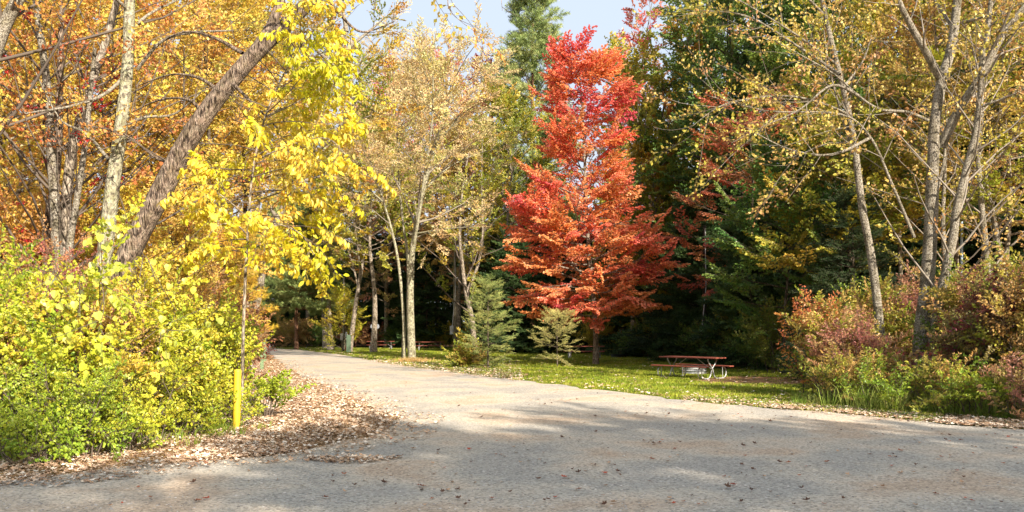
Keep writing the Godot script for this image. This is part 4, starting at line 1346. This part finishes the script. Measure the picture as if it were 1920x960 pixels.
	var tall := [
		[725, 86.0, 27.5, "tall peach tree with pink top left of the twin trunked tree", P.peach_red, 4.6],
		[822, 88.0, 29.0, "tall peach tree with reddish top behind the twin trunked tree", P.peach_red, 5.0],
		[905, 84.0, 27.5, "tall tree with scarlet top left of the white pine", P.peach_red, 4.6],
		[770, 72.0, 23.0, "straw yellow tree straight behind the twin trunked tree", P.peach, 4.6],
		[945, 70.0, 20.0, "yellow green tree left of the red maple", P.lime, 4.4],
		[860, 76.0, 19.0, "olive yellow tree over the grey utility pole", P.tan, 4.6],
		[700, 66.0, 17.0, "green and yellow tree left of the twin trunked tree", P.lime, 4.0],
		[1188, 56.0, 19.0, "yellow green tree right behind the red maple", P.lime, 3.3],
		[1168, 80.0, 26.0, "tall tree with bright red orange top behind the red maple", P.peach_red, 4.2],
		[1222, 76.0, 32.5, "tall pinkish orange tree at the right edge of the sky gap", P.peach_red, 4.0],
		[1030, 92.0, 24.0, "yellow green tree far behind the red maple", P.lime, 5.0],
		[1225, 56.0, 13.0, "green gold tree right of the red maple", P.green_gold, 2.8],
		[580, 92.0, 27.0, "tall orange tree behind the red trunked pine", P.gold, 5.0],
		[470, 88.0, 27.0, "tall gold tree where the drive disappears", P.gold, 5.0]]
	for g in tall:
		var w: float = g[5]
		var bias := 0.9 if g[4] == P.peach_red else 0.0
		tree("tall_tree", g[3], g[0], g[1], g[2], kind_of(broad, {"pal": g[4], "low": 0.42 if g[1] < 80.0 and g[0] < 960 else 0.15, "limbs": 46, "reach": [w * 0.7, w, w, w * 0.85, w * 0.7, w * 0.45], "rise": [8, 66], "fill": 0.85, "bias": bias, "size": 1.05, "bark": M.bark_grey, "girth": 0.26, "gap": 0.9, "step": 1.1}))
	S = kind_of(spruce, {"spray": "far_pine", "size": 1.15, "pal": P.pine, "whorl": 1.1, "reach": [0.9, 1.0, 0.95, 0.9, 0.75, 0.6, 0.3], "rise": [5, 55], "step": 0.8, "gap": 0.8, "low": 0.3, "bark": M.bark_pine, "girth": 0.4, "gaps": 0.25, "per_whorl": 5, "bend": 0.5})
	conifer("white_pine", "tall white pine rising against the sky behind the red maple", 1000, 78.0, 33.0, 9.0, S)

	# ---- the two small spruces on the lawn
	S = kind_of(spruce, {"spray": "spruce", "size": 0.75, "pal": P.lit_spruce, "whorl": 0.26, "reach": [0.75, 0.95, 1.0, 0.7, 0.5, 0.3, 0.1], "rise": [-8, 42], "step": 0.3, "gap": 0.28, "low": 0.1, "bark": M.bark_brown_grey, "girth": 0.055, "gaps": 0.38, "per_whorl": 5, "bend": 0.35})
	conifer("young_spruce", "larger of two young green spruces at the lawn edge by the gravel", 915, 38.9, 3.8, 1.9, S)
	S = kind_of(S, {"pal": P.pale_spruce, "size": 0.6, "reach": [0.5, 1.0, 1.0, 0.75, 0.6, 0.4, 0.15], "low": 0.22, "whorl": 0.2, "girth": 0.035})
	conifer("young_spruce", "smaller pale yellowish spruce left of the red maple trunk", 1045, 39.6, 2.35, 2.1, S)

	# ---- the dark wood round the lawn
	var darks := [
		[800, 84.0, 11.0, 6.0, "dark layered spruce with bare pale stem right of the twin trunked tree"],
		[748, 90.0, 14.0, 7.0, "dark spruce behind the half hidden picnic table"],
		[690, 92.0, 13.0, 6.5, "dark spruce behind the grey backboard"],
		[610, 96.0, 14.0, 7.0, "dark spruce behind the pale utility pole"],
		[530, 98.0, 14.0, 7.0, "dark spruce behind the red trunked pine"],
		[925, 78.0, 9.5, 5.0, "dark spruce right of the grey utility pole"],
		[965, 64.0, 8.0, 5.5, "dark spreading spruce between the two young spruces"],
		[1015, 70.0, 10.0, 5.5, "dark spruce behind the smaller pale spruce"],
		[1075, 66.0, 9.0, 5.5, "dark spruce behind the red maple's left side"],
		[1150, 62.0, 8.5, 5.0, "dark spruce behind the red maple trunk"],
		[1205, 58.0, 6.5, 5.0, "dark spruce right of the low fire ring"],
		[1262, 54.0, 7.5, 5.6, "dark blue green spruce left of the near picnic table"],
		[1322, 47.0, 8.5, 6.0, "dark spruce straight behind the near picnic table"],
		[1380, 46.0, 9.0, 6.0, "dark spruce right behind the near picnic table"],
		[1425, 38.5, 6.5, 4.6, "dark spruce with low boughs left of the right hand shrubs"],
		[1475, 40.0, 7.0, 6.0, "dark spruce behind the orange tipped shrub"],
		[1560, 38.0, 8.0, 6.0, "dark spruce behind the slender leaning trunk"],
		[1650, 37.0, 9.5, 6.0, "dark spruce behind the pale right hand stems"],
		[1760, 38.0, 13.0, 6.5, "dark spruce behind the forked grey trunk"],
		[1880, 36.0, 13.0, 6.5, "dark spruce at the right edge of the wood"],
		[2010, 34.0, 13.0, 6.5, "dark spruce just outside the right edge"]]
	for g in darks:
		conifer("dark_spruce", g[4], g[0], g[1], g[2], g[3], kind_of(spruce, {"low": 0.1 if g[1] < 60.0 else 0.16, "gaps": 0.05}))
	conifer("young_spruce", "green young spruce lit among the right hand trunks", 1597, 29.0, 6.2, 3.6, kind_of(spruce, {"spray": "spruce", "size": 0.95, "pal": P.spruce, "whorl": 0.3, "step": 0.4, "gap": 0.42, "low": 0.1}))
	var deep := [
		[1350, 60.0, 25.0, 4.8, P.deep_green, "tall dark green tree at the right of the sky gap"],
		[1370, 52.0, 26.0, 5.6, P.deep_green, "tall dark green tree over the near picnic table"],
		[1460, 48.0, 21.0, 5.6, P.deep_green, "tall dark green tree behind the russet maple"],
		[1570, 46.0, 20.5, 5.6, P.deep_green, "tall dark green tree behind the slender leaning trunk"],
		[1700, 45.0, 20.5, 5.6, P.olive, "tall olive tree behind the forked grey trunk"],
		[1830, 44.0, 20.5, 5.6, P.olive, "tall olive tree at the upper right corner"],
		[1960, 42.0, 20.0, 5.6, P.olive, "tall olive tree beyond the right edge"],
		[1262, 59.0, 22.0, 3.8, P.green_gold, "dark green gold tree right of the red maple's crown"],
		[1330, 70.0, 31.0, 6.0, P.deep_green, "tallest dark green tree at the back of the right wood"]]
	for g in deep:
		var w: float = g[3]
		tree("dark_green_tree", g[5], g[0], g[1], g[2], kind_of(broad, {"pal": g[4], "low": 0.14, "limbs": 50, "reach": [w * 0.65, w * 0.9, w, w * 0.9, w * 0.7, w * 0.35], "rise": [0, 60], "gap": 0.9, "step": 1.0, "size": 1.05, "girth": 0.3}))
	tree("russet_maple", "russet red leaved maple hanging over the dark spruces", 1400, 41.5, 12.8, kind_of(mid, {"pal": P.russet, "spray": "maple", "flat": true, "low": 0.3, "limbs": 24, "reach": [2.4, 3.3, 3.4, 2.6, 1.4], "rise": [-5, 45], "bend": -0.1, "fill": 0.8, "oneway": true}))
	tree("green_maple", "mid green maple left of the slender leaning trunk", 1470, 33.0, 8.0, kind_of(mid, {"pal": P.mid_green, "spray": "maple", "low": 0.3, "limbs": 26, "reach": [1.6, 2.3, 2.2, 1.6, 0.8], "rise": [0, 55], "flat": true, "oneway": true, "size": 1.1}))
	var olive := [
		[1588, 33.0, 15.0, P.olive, "olive yellow tree behind the slender leaning trunk"],
		[1690, 31.5, 13.5, P.olive, "olive yellow tree between the right hand trunks"],
		[1790, 30.0, 15.0, P.tan, "tan leaved tree behind the forked grey trunk"],
		[1880, 28.0, 13.0, P.olive, "yellow leaved tree at the right edge"],
		[1990, 27.0, 14.0, P.olive, "yellow tree half outside the right edge"]]
	tree("yellow_maple", "yellow green maple with layered boughs behind the slender leaning trunk", 1568, 31.0, 8.6, kind_of(mid, {"pal": P.lime, "spray": "maple", "low": 0.42, "limbs": 22, "reach": [2.0, 2.6, 2.2, 1.4], "rise": [-6, 45], "flat": true, "oneway": true, "size": 1.1, "girth": 0.08}))
	for g in olive:
		tree("olive_tree", g[4], g[0], g[1], g[2], kind_of(mid, {"pal": g[3], "spray": "mid_broad", "low": 0.36, "limbs": 28, "reach": [2.2, 2.9, 3.1, 2.7, 1.6], "rise": [-4, 55], "flat": true, "fill": 0.52, "size": 1.05, "step": 0.55, "gap": 0.55, "bark": M.bark_grey, "girth": 0.12}))

	# ---- the pale forked trunks at the right
	S = kind_of(mid, {"pal": [lin(170, 170, 62), lin(206, 190, 82), lin(214, 182, 104), lin(206, 154, 100)], "spray": "small_sparse", "step": 0.5, "fill": 0.6, "gap": 0.5, "ratio": 0.45, "levels": 1, "curl": 0.15})
	T = begin("forked_tree", "tree with pale forked grey trunks rising from the pink shrubs", "tree", foot(1728, 22.5), S)
	T.top = 12.0
	hero(T, [[1727, 745], [1727, 640], [1735, 560], [1742, 480], [1747, 380], [1750, 300], [1752, 235], [1766, 150], [1784, 88], [1795, 0], [1802, -100], [1805, -130]], 22.5, 0.205, 0.085, M.bark_pale, "trunk", false, 16, 0.07, 6)
	hero(T, [[1746, 745, -0.2], [1748, 650, -0.3], [1762, 560, -0.4], [1785, 455, -0.5], [1794, 390, -0.6], [1811, 320, -0.7], [1829, 250, -0.8], [1838, 180, -0.9], [1842, 90, -1.1]], 22.5, 0.13, 0.07, M.bark_pale, "trunk", true, 12, 0.07, 6)
	hero(T, [[1764, 276], [1798, 205, -0.4], [1838, 145, -0.7], [1876, 72, -0.9], [1922, 12, -1.0], [1980, -60, -1.1]], 22.5, 0.13, 0.06, M.bark_pale, "limb", true, 12, 0.07)
	hero(T, [[1840, 142, -0.7], [1850, 80, -0.6], [1858, 0, -0.5], [1868, -100, -0.4]], 22.5, 0.08, 0.04, M.bark_pale, "limb", true, 9, 0.06)
	hero(T, [[1764, 148], [1742, 108, -0.2], [1710, 52, -0.4], [1684, -2, -0.6], [1655, -90, -0.8]], 22.5, 0.11, 0.05, M.bark_pale, "limb", true, 10, 0.07)
	for l in [[[1740, 226], [1700, 210, -0.3], [1650, 205, -0.5], [1610, 180, -0.7], [1565, 140, -0.9], [1510, 108, -1.1], [1440, 70, -1.4]], [[1610, 180, -0.7], [1560, 160, -1.2], [1500, 205, -1.4], [1435, 235, -1.6]], [[1714, 445], [1672, 345, -0.3], [1632, 258, -0.5], [1575, 214, -0.7], [1440, 208, -1.0], [1330, 180, -1.2]], [[1575, 140, -0.9], [1500, 90, 0.2], [1400, 30, 0.6], [1300, 20, 1.0]], [[1805, 42], [1850, 30, -0.6], [1920, 5, -1]], [[1838, 200, -0.9], [1880, 185, -1.2], [1925, 165, -1.5]], [[1790, 60], [1740, -20, 0.6], [1680, -110, 1]], [[1747, 380], [1765, 330, 0.8], [1775, 240, 1.0], [1770, 180, 1.1]], [[1632, 258, -0.5], [1560, 290, -0.9], [1480, 280, -1.2], [1400, 240, -1.5]]]:
		hero(T, l, 22.5, 0.045, 0.009, M.bark_pale, "limb", true, 7, 0.05)
	finish(T, M.pale_twig)
	T = begin("slender_trunk_tree", "slender pale trunk leaning left of the forked grey trunks", "tree", foot(1652, 23.0), S)
	T.top = 12.0
	hero(T, [[1653, 740], [1652, 660], [1646, 580], [1634, 485], [1616, 385], [1605, 295], [1592, 215], [1570, 122], [1546, 22], [1530, -80]], 23.0, 0.135, 0.05, M.bark_pale, "trunk", false, 12, 0.07, 6)
	for l in [[[1608, 320], [1588, 250, 0.2], [1560, 150, 0.3], [1545, 60, 0.3], [1540, -40, 0.3]], [[1592, 215], [1530, 190, -0.5], [1460, 180, -0.9], [1360, 195, -1.2], [1300, 235, -1.4]], [[1580, 165], [1620, 110, 0.5], [1640, 40, 0.8]], [[1570, 122], [1500, 70, -0.6], [1420, 20, -1.0], [1330, -30, -1.3]], [[1600, 270], [1550, 270, 0.5], [1490, 300, 0.8], [1450, 350, 1.0]], [[1548, 30], [1480, -30, -0.5], [1380, -60, -1]]]:
		hero(T, l, 23.0, 0.04, 0.008, M.bark_pale, "limb", true, 6, 0.05)
	finish(T, M.pale_twig)
	for row in [[1856, 26.0, "thin grey trunk right of the pale blue pole", [[1856, 720], [1852, 520], [1840, 380], [1835, 280], [1848, 150], [1850, 20]], 0.12], [1872, 27.0, "thin leaning grey trunk at the right edge of the shrubs", [[1880, 720], [1876, 520], [1862, 400], [1838, 300], [1830, 180], [1840, 60]], 0.1], [1790, 25.5, "thin dark stem behind the forked grey trunks", [[1792, 720], [1776, 560], [1768, 420], [1772, 300], [1765, 200]], 0.09]]:
		T = begin("grey_stem_tree", row[2], "tree", foot(row[0], row[1]), S)
		T.top = 10.0
		hero(T, row[3], row[1], row[4], 0.03, M.bark_pale, "trunk", true, 10, 0.06)
		finish(T, M.pale_twig)

	# ---- the thicket at the left
	var B := {"spray": "shrub_mid", "step": 0.24, "size": 0.72, "gap": 0.24, "ratio": 0.48, "least": 0.3, "levels": 1, "inner": 0.06, "curl": 0.3, "pal": P.bush, "tumble": 0.8, "clear": 0.1, "lift": -0.05}
	var left := [
		[85, 11.9, 1.25, 2.7, 22, "shrub_small", P.bush_green, "low dense green shrub at the left front of the thicket"],
		[225, 12.9, 1.3, 1.8, 18, "shrub_small", P.bush, "low yellow green shrub at the front between the bollard and the green shrub"],
		[-70, 12.3, 2.2, 2.6, 20, "shrub_mid", P.bush, "tall yellow shrub at the left edge of the thicket"],
		[25, 13.4, 2.3, 2.2, 20, "shrub_mid", P.bush, "tall yellow green shrub behind the low green shrub"],
		[180, 13.2, 2.0, 2.2, 20, "shrub_mid", P.bush_yellow, "bright yellow shrub in the middle of the thicket"],
		[268, 14.9, 2.6, 1.7, 20, "shrub_mid", P.bush_yellow, "tall lemon yellow shrub under the leaning tree"],
		[290, 14.3, 1.9, 1.6, 18, "shrub_mid", P.bush, "yellow green shrub left of the bollard"],
		[402, 16.6, 2.0, 1.5, 14, "shrub_mid", P.bush, "pale yellow shrub behind the sapling's stem"],
		[90, 15.0, 2.7, 2.4, 20, "shrub_mid", P.bush, "tall dull green shrub behind the grape vine"],
		[60, 16.8, 3.4, 2.4, 18, "shrub_small", P.brown_red, "maroon tinged shrub high behind the thicket's left end"],
		[408, 18.5, 2.6, 1.8, 18, "shrub_small", P.brown_red, "reddish brown shrub behind the sapling's stem"],
		[436, 23.0, 2.2, 1.6, 16, "shrub_small", P.brown_red, "rusty brown shrub at the foot of the green posts"],
		[494, 16.6, 0.75, 0.6, 9, "shrub_mid", P.bush_green, "small green shrub right of the yellow bollard"],
		[378, 15.6, 1.1, 0.9, 12, "shrub_mid", P.bush, "knee high yellow green shrub left of the bollard's foot"],
		[345, 18.0, 2.7, 2.4, 18, "shrub_small", P.gold, "orange gold shrub behind the lemon yellow shrub"],
		[200, 17.0, 2.6, 2.2, 18, "shrub_mid", P.bush, "shrub between the lichen spotted trunk and the leaning tree"],
		[128, 13.3, 2.3, 1.3, 7, "shrub_small", P.brown_red, "sparse brown leaved stems standing among the yellow shrubs"],
		[232, 13.4, 2.2, 1.2, 6, "shrub_small", P.tan, "sparse tan leaved stems left of the lemon yellow shrub"],
		[40, 12.6, 1.9, 1.2, 6, "shrub_small", P.pink, "sparse dull pink sprigs at the left of the thicket"],
		[-110, 15.0, 3.4, 2.8, 20, "shrub_mid", P.bush, "tall shrub beyond the left edge of the thicket"]]
	for g in left:
		shrub("thicket_shrub", g[7], g[0], g[1], g[2], g[3], g[4], kind_of(B, {"spray": g[5], "pal": g[6], "size": 0.74 if g[5] == "shrub_mid" else 0.75, "fill": 0.68 if g[4] > 8 else 0.5}))
	for g in [[-20, 11.4, "low green weeds at the far left foot of the thicket"], [60, 10.9, "low weeds in front of the dense green shrub"], [150, 11.4, "low yellow green weeds at the foot of the green shrub"], [225, 12.0, "low weeds at the front edge of the thicket's middle"], [300, 13.2, "low weeds between the thicket and the leaf drift"], [352, 14.0, "low yellowish weeds left of the yellow bollard"], [410, 14.9, "small weeds just behind the yellow bollard"]]:
		shrub("weed_patch", g[2], g[0], g[1], 0.5, 1.1, 12, kind_of(B, {"spray": "shrub_mid", "pal": P.bush_green if g[0] < 200 else P.bush, "size": 0.55, "step": 0.2, "fill": 0.7}))
	# the wild grape that hangs over the middle of the thicket
	S = kind_of(B, {"spray": "shrub_lobed", "pal": P.vine, "size": 0.9, "step": 0.4, "gap": 0.4, "least": 0.25, "lift": -0.4, "fill": 0.35})
	T = begin("grape_vine", "wild grape with broad pale yellow leaves draped over the thicket", "vine", foot(150, 13.6), S)
	T.top = 3.0
	for l in [[[150, 800], [165, 640, -0.3], [150, 520, -0.7], [150, 590, -1.1]], [[150, 800], [185, 600, -0.4], [185, 500, -0.8], [195, 570, -1.2], [185, 620, -1.3]], [[150, 800], [260, 640, -0.3], [300, 620, -0.6], [290, 690, -0.9]], [[150, 800], [120, 560, -0.3], [100, 510, -0.6], [85, 560, -0.8]], [[150, 800], [250, 560, 0.2], [270, 480, 0.3], [290, 520, 0.1]]]:
		hero(T, l, 13.6, 0.012, 0.005, M.twig, "stem", true, 5, 0.0)
	big_leaves(T, P.vine, 150, "grape", 1.05, Vector2(0.085, 0.13))
	finish(T, M.twig, "foliage")

	# ---- the shrubs at the right
	var right := [
		[1548, 22.0, 2.4, 1.5, 15, "shrub_mid", P.bush_olive, "yellow green shrub with orange tips at the left end of the right hand shrubs"],
		[1600, 21.0, 1.9, 1.8, 16, "shrub_narrow", P.pink_tan, "tan and pink shrub left of the slender leaning trunk"],
		[1572, 19.5, 0.95, 1.7, 14, "shrub_narrow", P.bush_olive, "low olive weeds at the lawn edge under the tan shrub"],
		[1668, 19.7, 0.9, 1.5, 12, "shrub_mid", P.bush_olive, "yellow green shrub between the slender and the forked trunks"],
		[1705, 18.9, 0.75, 1.1, 12, "shrub_narrow", P.pink, "low rose pink shrub in front of the forked trunks"],
		[1830, 18.9, 1.9, 1.6, 16, "shrub_narrow", P.pink, "maroon pink shrub right of the forked trunks"],
		[1880, 18.0, 2.7, 2.0, 20, "shrub_narrow", P.pink, "tall maroon shrub near the right edge"],
		[1950, 17.4, 2.9, 2.2, 20, "shrub_mid", P.bush_olive, "yellow green shrub at the right edge"],
		[1850, 21.5, 3.3, 2.4, 18, "shrub_mid", P.bush_olive, "tall yellow green shrub behind the maroon shrubs"],
		[1735, 25.0, 3.2, 2.4, 18, "shrub_narrow", P.pink_tan, "tan shrub behind the forked trunks"],
		[1640, 25.0, 3.0, 2.2, 16, "shrub_mid", P.bush_olive, "olive shrub behind the slender leaning trunk"],
		[1765, 17.3, 0.8, 1.7, 12, "shrub_narrow", P.bush_olive, "grassy olive weeds at the gravel's edge under the maroon shrubs"],
		[1915, 16.2, 0.95, 1.7, 12, "shrub_narrow", P.pink_tan, "low tan weeds at the right edge of the gravel"],
		[1655, 18.4, 0.75, 1.7, 12, "shrub_narrow", P.bush_green, "low green weeds in front of the slender leaning trunk"],
		[1842, 16.9, 0.7, 1.5, 12, "shrub_narrow", P.bush_green, "low green weeds at the gravel's edge below the tall maroon shrub"],
		[2010, 18.5, 3.2, 2.6, 18, "shrub_narrow", P.pink, "maroon shrub beyond the right edge"]]
	for g in right:
		shrub("border_shrub", g[7], g[0], g[1], g[2], g[3], g[4], kind_of(B, {"spray": g[5], "pal": g[6], "size": 0.8, "fill": 0.85}))
	shrub("sumac_shrub", "orange red sprig leaning out over the lawn from the right hand shrubs", 1520, 22.6, 3.1, 1.2, 4, kind_of(B, {"spray": "shrub_narrow", "pal": P.orange, "size": 0.8, "fill": 0.6}))
	# ---- undergrowth along the wood's edge
	for g in [[1400, 39.0, 2.6, 3.2, P.deep_green, "dark green shrub at the foot of the low boughed spruce"], [1465, 33.5, 2.6, 2.6, P.deep_green, "dark shrub behind the orange tipped shrub"], [1425, 36.5, 0.9, 2.2, P.mid_green, "pale green low shrub right of the bare soil path"], [1230, 53.0, 1.6, 3.0, P.deep_green, "dark shrub left of the near picnic table's back"], [1340, 44.0, 1.8, 3.0, P.deep_green, "dark shrub behind the bright fire ring"], [890, 66.0, 1.4, 2.4, P.lime, "yellow green shrub by the slanting trunk"], [874, 39.4, 0.3, 0.4, P.bush_olive, "small orange tinged shrub at the left foot of the larger spruce"], [1130, 60.0, 2.0, 2.6, P.lime, "olive shrub behind the red maple trunk"], [560, 90.0, 2.2, 5.0, P.tan, "brownish shrub behind the red trunked pine"], [680, 88.0, 1.8, 5.0, P.brown_red, "brown shrub below the grey backboard"], [780, 86.0, 2.0, 5.0, P.deep_green, "dark shrub behind the half hidden table"], [620, 90.0, 2.0, 5.0, P.deep_green, "dark shrub behind the white pedestals"], [500, 92.0, 3.0, 6.0, P.deep_green, "dark shrub behind the farthest picnic table"], [840, 82.0, 1.8, 4.0, P.lime, "yellowish shrub at the foot of the grey utility pole"], [1040, 64.0, 2.0, 4.0, P.deep_green, "dark shrub behind the smaller pale spruce"]]:
		shrub("undergrowth_shrub", g[5], g[0], g[1], g[2], g[3], 14, kind_of(B, {"spray": "mid_broad", "pal": g[4], "size": 0.8 if g[1] < 50.0 else 1.1, "step": 0.4, "gap": 0.4}))

	# ---- trees outside the view: their shade lies over the gravel and the right hand wood
	var shade := [[17.0, 6.5, 14.5], [20.0, 11.0, 16.0], [25.5, 8.0, 15.5], [17.0, 16.0, 18.0], [24.0, 17.0, 19.0], [8.5, 13.0, 14.0], [12.5, 9.0, 14.5], [34.0, -26.0, 18.0]]
	for g in shade:
		var w := 4.6
		var o := tree("shade_tree", "tall leafy tree outside the view whose shade falls into the clearing", 960, 1.0, g[2], kind_of(broad, {"pal": P.green_gold, "low": 0.2, "limbs": 40, "reach": [w * 0.6, w, w, w * 0.8, w * 0.4], "rise": [8, 60], "fill": 0.85, "girth": 0.25}), "trees outside the view")
		o.root.position = Vector3(g[0], 0, g[1])

func big_leaves(T: Plant, pal: Array, count: int, shape: String, wide: float, size: Vector2) -> void:
	# the leaves that show largest, each a part of its own, at the ends of the foremost sprays
	var r := T.rng
	var shapes := []
	for k in 6:
		var b := Buf.new()
		leaf(b, Vector3.ZERO, Vector3.RIGHT, Vector3.UP, 1.0, wide, shape, Color.WHITE, r)
		shapes.append(b.mesh(M.leaf))
	var tones := []
	for c in pal:
		var m: StandardMaterial3D = M.leaf.duplicate()
		m.vertex_color_use_as_albedo = false
		m.albedo_color = (c as Color).linear_to_srgb()
		tones.append(m)
	var n := T.place.size() / 16
	var order := []
	for k in n:
		order.append([T.place[k * 16 + 11] + r.randf() * 0.9, k])
	order.sort_custom(func(a, b): return a[0] > b[0])
	for j in count:
		var k: int = order[j % n][1]
		var p := Vector3(T.place[k * 16 + 3], T.place[k * 16 + 7], T.place[k * 16 + 11])
		var d := Vector3(T.place[k * 16], T.place[k * 16 + 4], T.place[k * 16 + 8])
		p += d * r.randf_range(0.1, 0.5) + any_dir(r) * 0.1 + Vector3(0, 0, 0.06)
		var x := (Vector3(r.randf_range(-0.7, 0.7), -1.0, r.randf_range(-0.2, 0.5))).normalized()
		var up := (Vector3(0, 0.3, 1) + any_dir(r) * 0.7).normalized()
		var z := x.cross(up).normalized()
		var s := r.randf_range(size.x, size.y)
		var o := part("leaf", shapes[r.randi() % 6], tones[r.randi() % tones.size()], T.root)
		o.transform = Transform3D(Basis(x, z.cross(x), z).scaled_local(Vector3.ONE * s), p)

func far_wood() -> void:
	# the wood behind everything, one mass of dim boughs and stems
	var r := fresh(RandomNumberGenerator.new())
	var place := PackedFloat32Array()
	var pal: Array = palettes().dark_spruce + palettes().deep_green.slice(0, 2)
	for k in 5200:
		var u := r.randf_range(250, 2300)
		var d := r.randf_range(102, 122) if u < 1000 else lerpf(r.randf_range(90, 115), r.randf_range(54, 70), clampf((u - 1000) / 500.0, 0, 1))
		if u < 480:
			d = r.randf_range(95, 120)
		var p := foot(u, d) + Vector3(0, 15.0 * r.randf() * r.randf_range(0.5, 1.0), 0)
		var a := r.randf() * TAU
		var s := r.randf_range(1.6, 3.2)
		put(place, Basis(Vector3.UP, a).scaled(Vector3(s, s * 1.2, s)) * Basis(Vector3.RIGHT, r.randf_range(-0.6, 0.6)), p, pal[r.randi() % pal.size()])
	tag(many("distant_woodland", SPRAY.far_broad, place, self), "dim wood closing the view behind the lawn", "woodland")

func label_cover() -> void:
	var says := {"leaf_litter": ["drift of dry tan leaves covering the verge", "litter"], "leaf_litter_001": ["curled brown leaves mixed into the verge's leaf drift", "litter"], "leaf_litter_002": ["scattered pale leaves over the lawn and its edge", "litter"], "leaf_litter_003": ["leaf scraps strewn over the gravel road", "litter"], "lawn_grass": ["short green grass of the lawn", "grass"], "verge_grass": ["tufts of grass at the feet of the shrubs", "grass"], "tall_grass": ["tall pale grass along the right hand shrubs", "grass"], "gravel_pebbles": ["small grey stones pressed into the gravel road", "gravel"],
		"ground": ["leaf strewn forest floor reaching into the wood", "ground"], "gravel_road": ["wide grey tan gravel road sweeping to the left", "road"], "lawn": ["green lawn between gravel road and dark wood", "lawn"], "bare_soil_path": ["patch of bare brown soil right of the near table", "path"]}
	for k in says:
		var o := get_node_or_null(NodePath(k))
		if o:
			tag(o, says[k][0], says[k][1])

func _ready() -> void:
	var cam := Camera3D.new()
	cam.name = "camera"
	cam.projection = Camera3D.PROJECTION_FRUSTUM
	cam.near = 0.1
	cam.far = 3000.0
	cam.size = 0.1 * 960.0 / FOCAL
	cam.frustum_offset = Vector2(0, 0.1 * (HORIZON - 480.0) / FOCAL)
	cam.position = Vector3(0, EYE, 0)
	add_child(cam)
	cam.current = true
	var env := Environment.new()
	env.background_mode = Environment.BG_SKY
	var sky := Sky.new()
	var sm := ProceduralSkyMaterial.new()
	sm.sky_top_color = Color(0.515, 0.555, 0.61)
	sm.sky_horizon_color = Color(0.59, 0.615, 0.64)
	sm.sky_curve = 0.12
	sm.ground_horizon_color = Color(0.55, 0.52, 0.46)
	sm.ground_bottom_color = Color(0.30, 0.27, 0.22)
	sm.sun_angle_max = 50.0  # wide glow round the sun, added for warm fill light
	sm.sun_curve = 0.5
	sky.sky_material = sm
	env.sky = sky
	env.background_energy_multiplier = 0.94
	env.tonemap_mode = Environment.TONE_MAPPER_LINEAR
	env.tonemap_exposure = 3.35
	env.sdfgi_enabled = true
	env.ssao_enabled = true
	env.ssil_enabled = true
	var we := WorldEnvironment.new()
	we.name = "world_environment"
	we.environment = env
	add_child(we)
	var sun := DirectionalLight3D.new()
	sun.name = "sun"
	sun.light_color = Color(1.0, 0.955, 0.895)
	sun.light_energy = 1.14
	sun.light_angular_distance = 0.6
	sun.shadow_enabled = true
	var to_sun := Vector3(0.47, 0.50, 0.73).normalized()
	sun.look_at_from_position(to_sun * 50.0, Vector3.ZERO, Vector3.UP)
	add_child(sun)

	tint_noise.frequency = 0.35
	tint_noise.seed = 4
	bump_noise.frequency = 0.35
	bump_noise.seed = 9
	bump_noise.fractal_octaves = 3
	edge_noise.frequency = 0.22
	edge_noise.seed = 12
	materials()
	sprays()
	ground()
	furniture()
	plants()
	far_wood()
	ground_cover()
	label_cover()
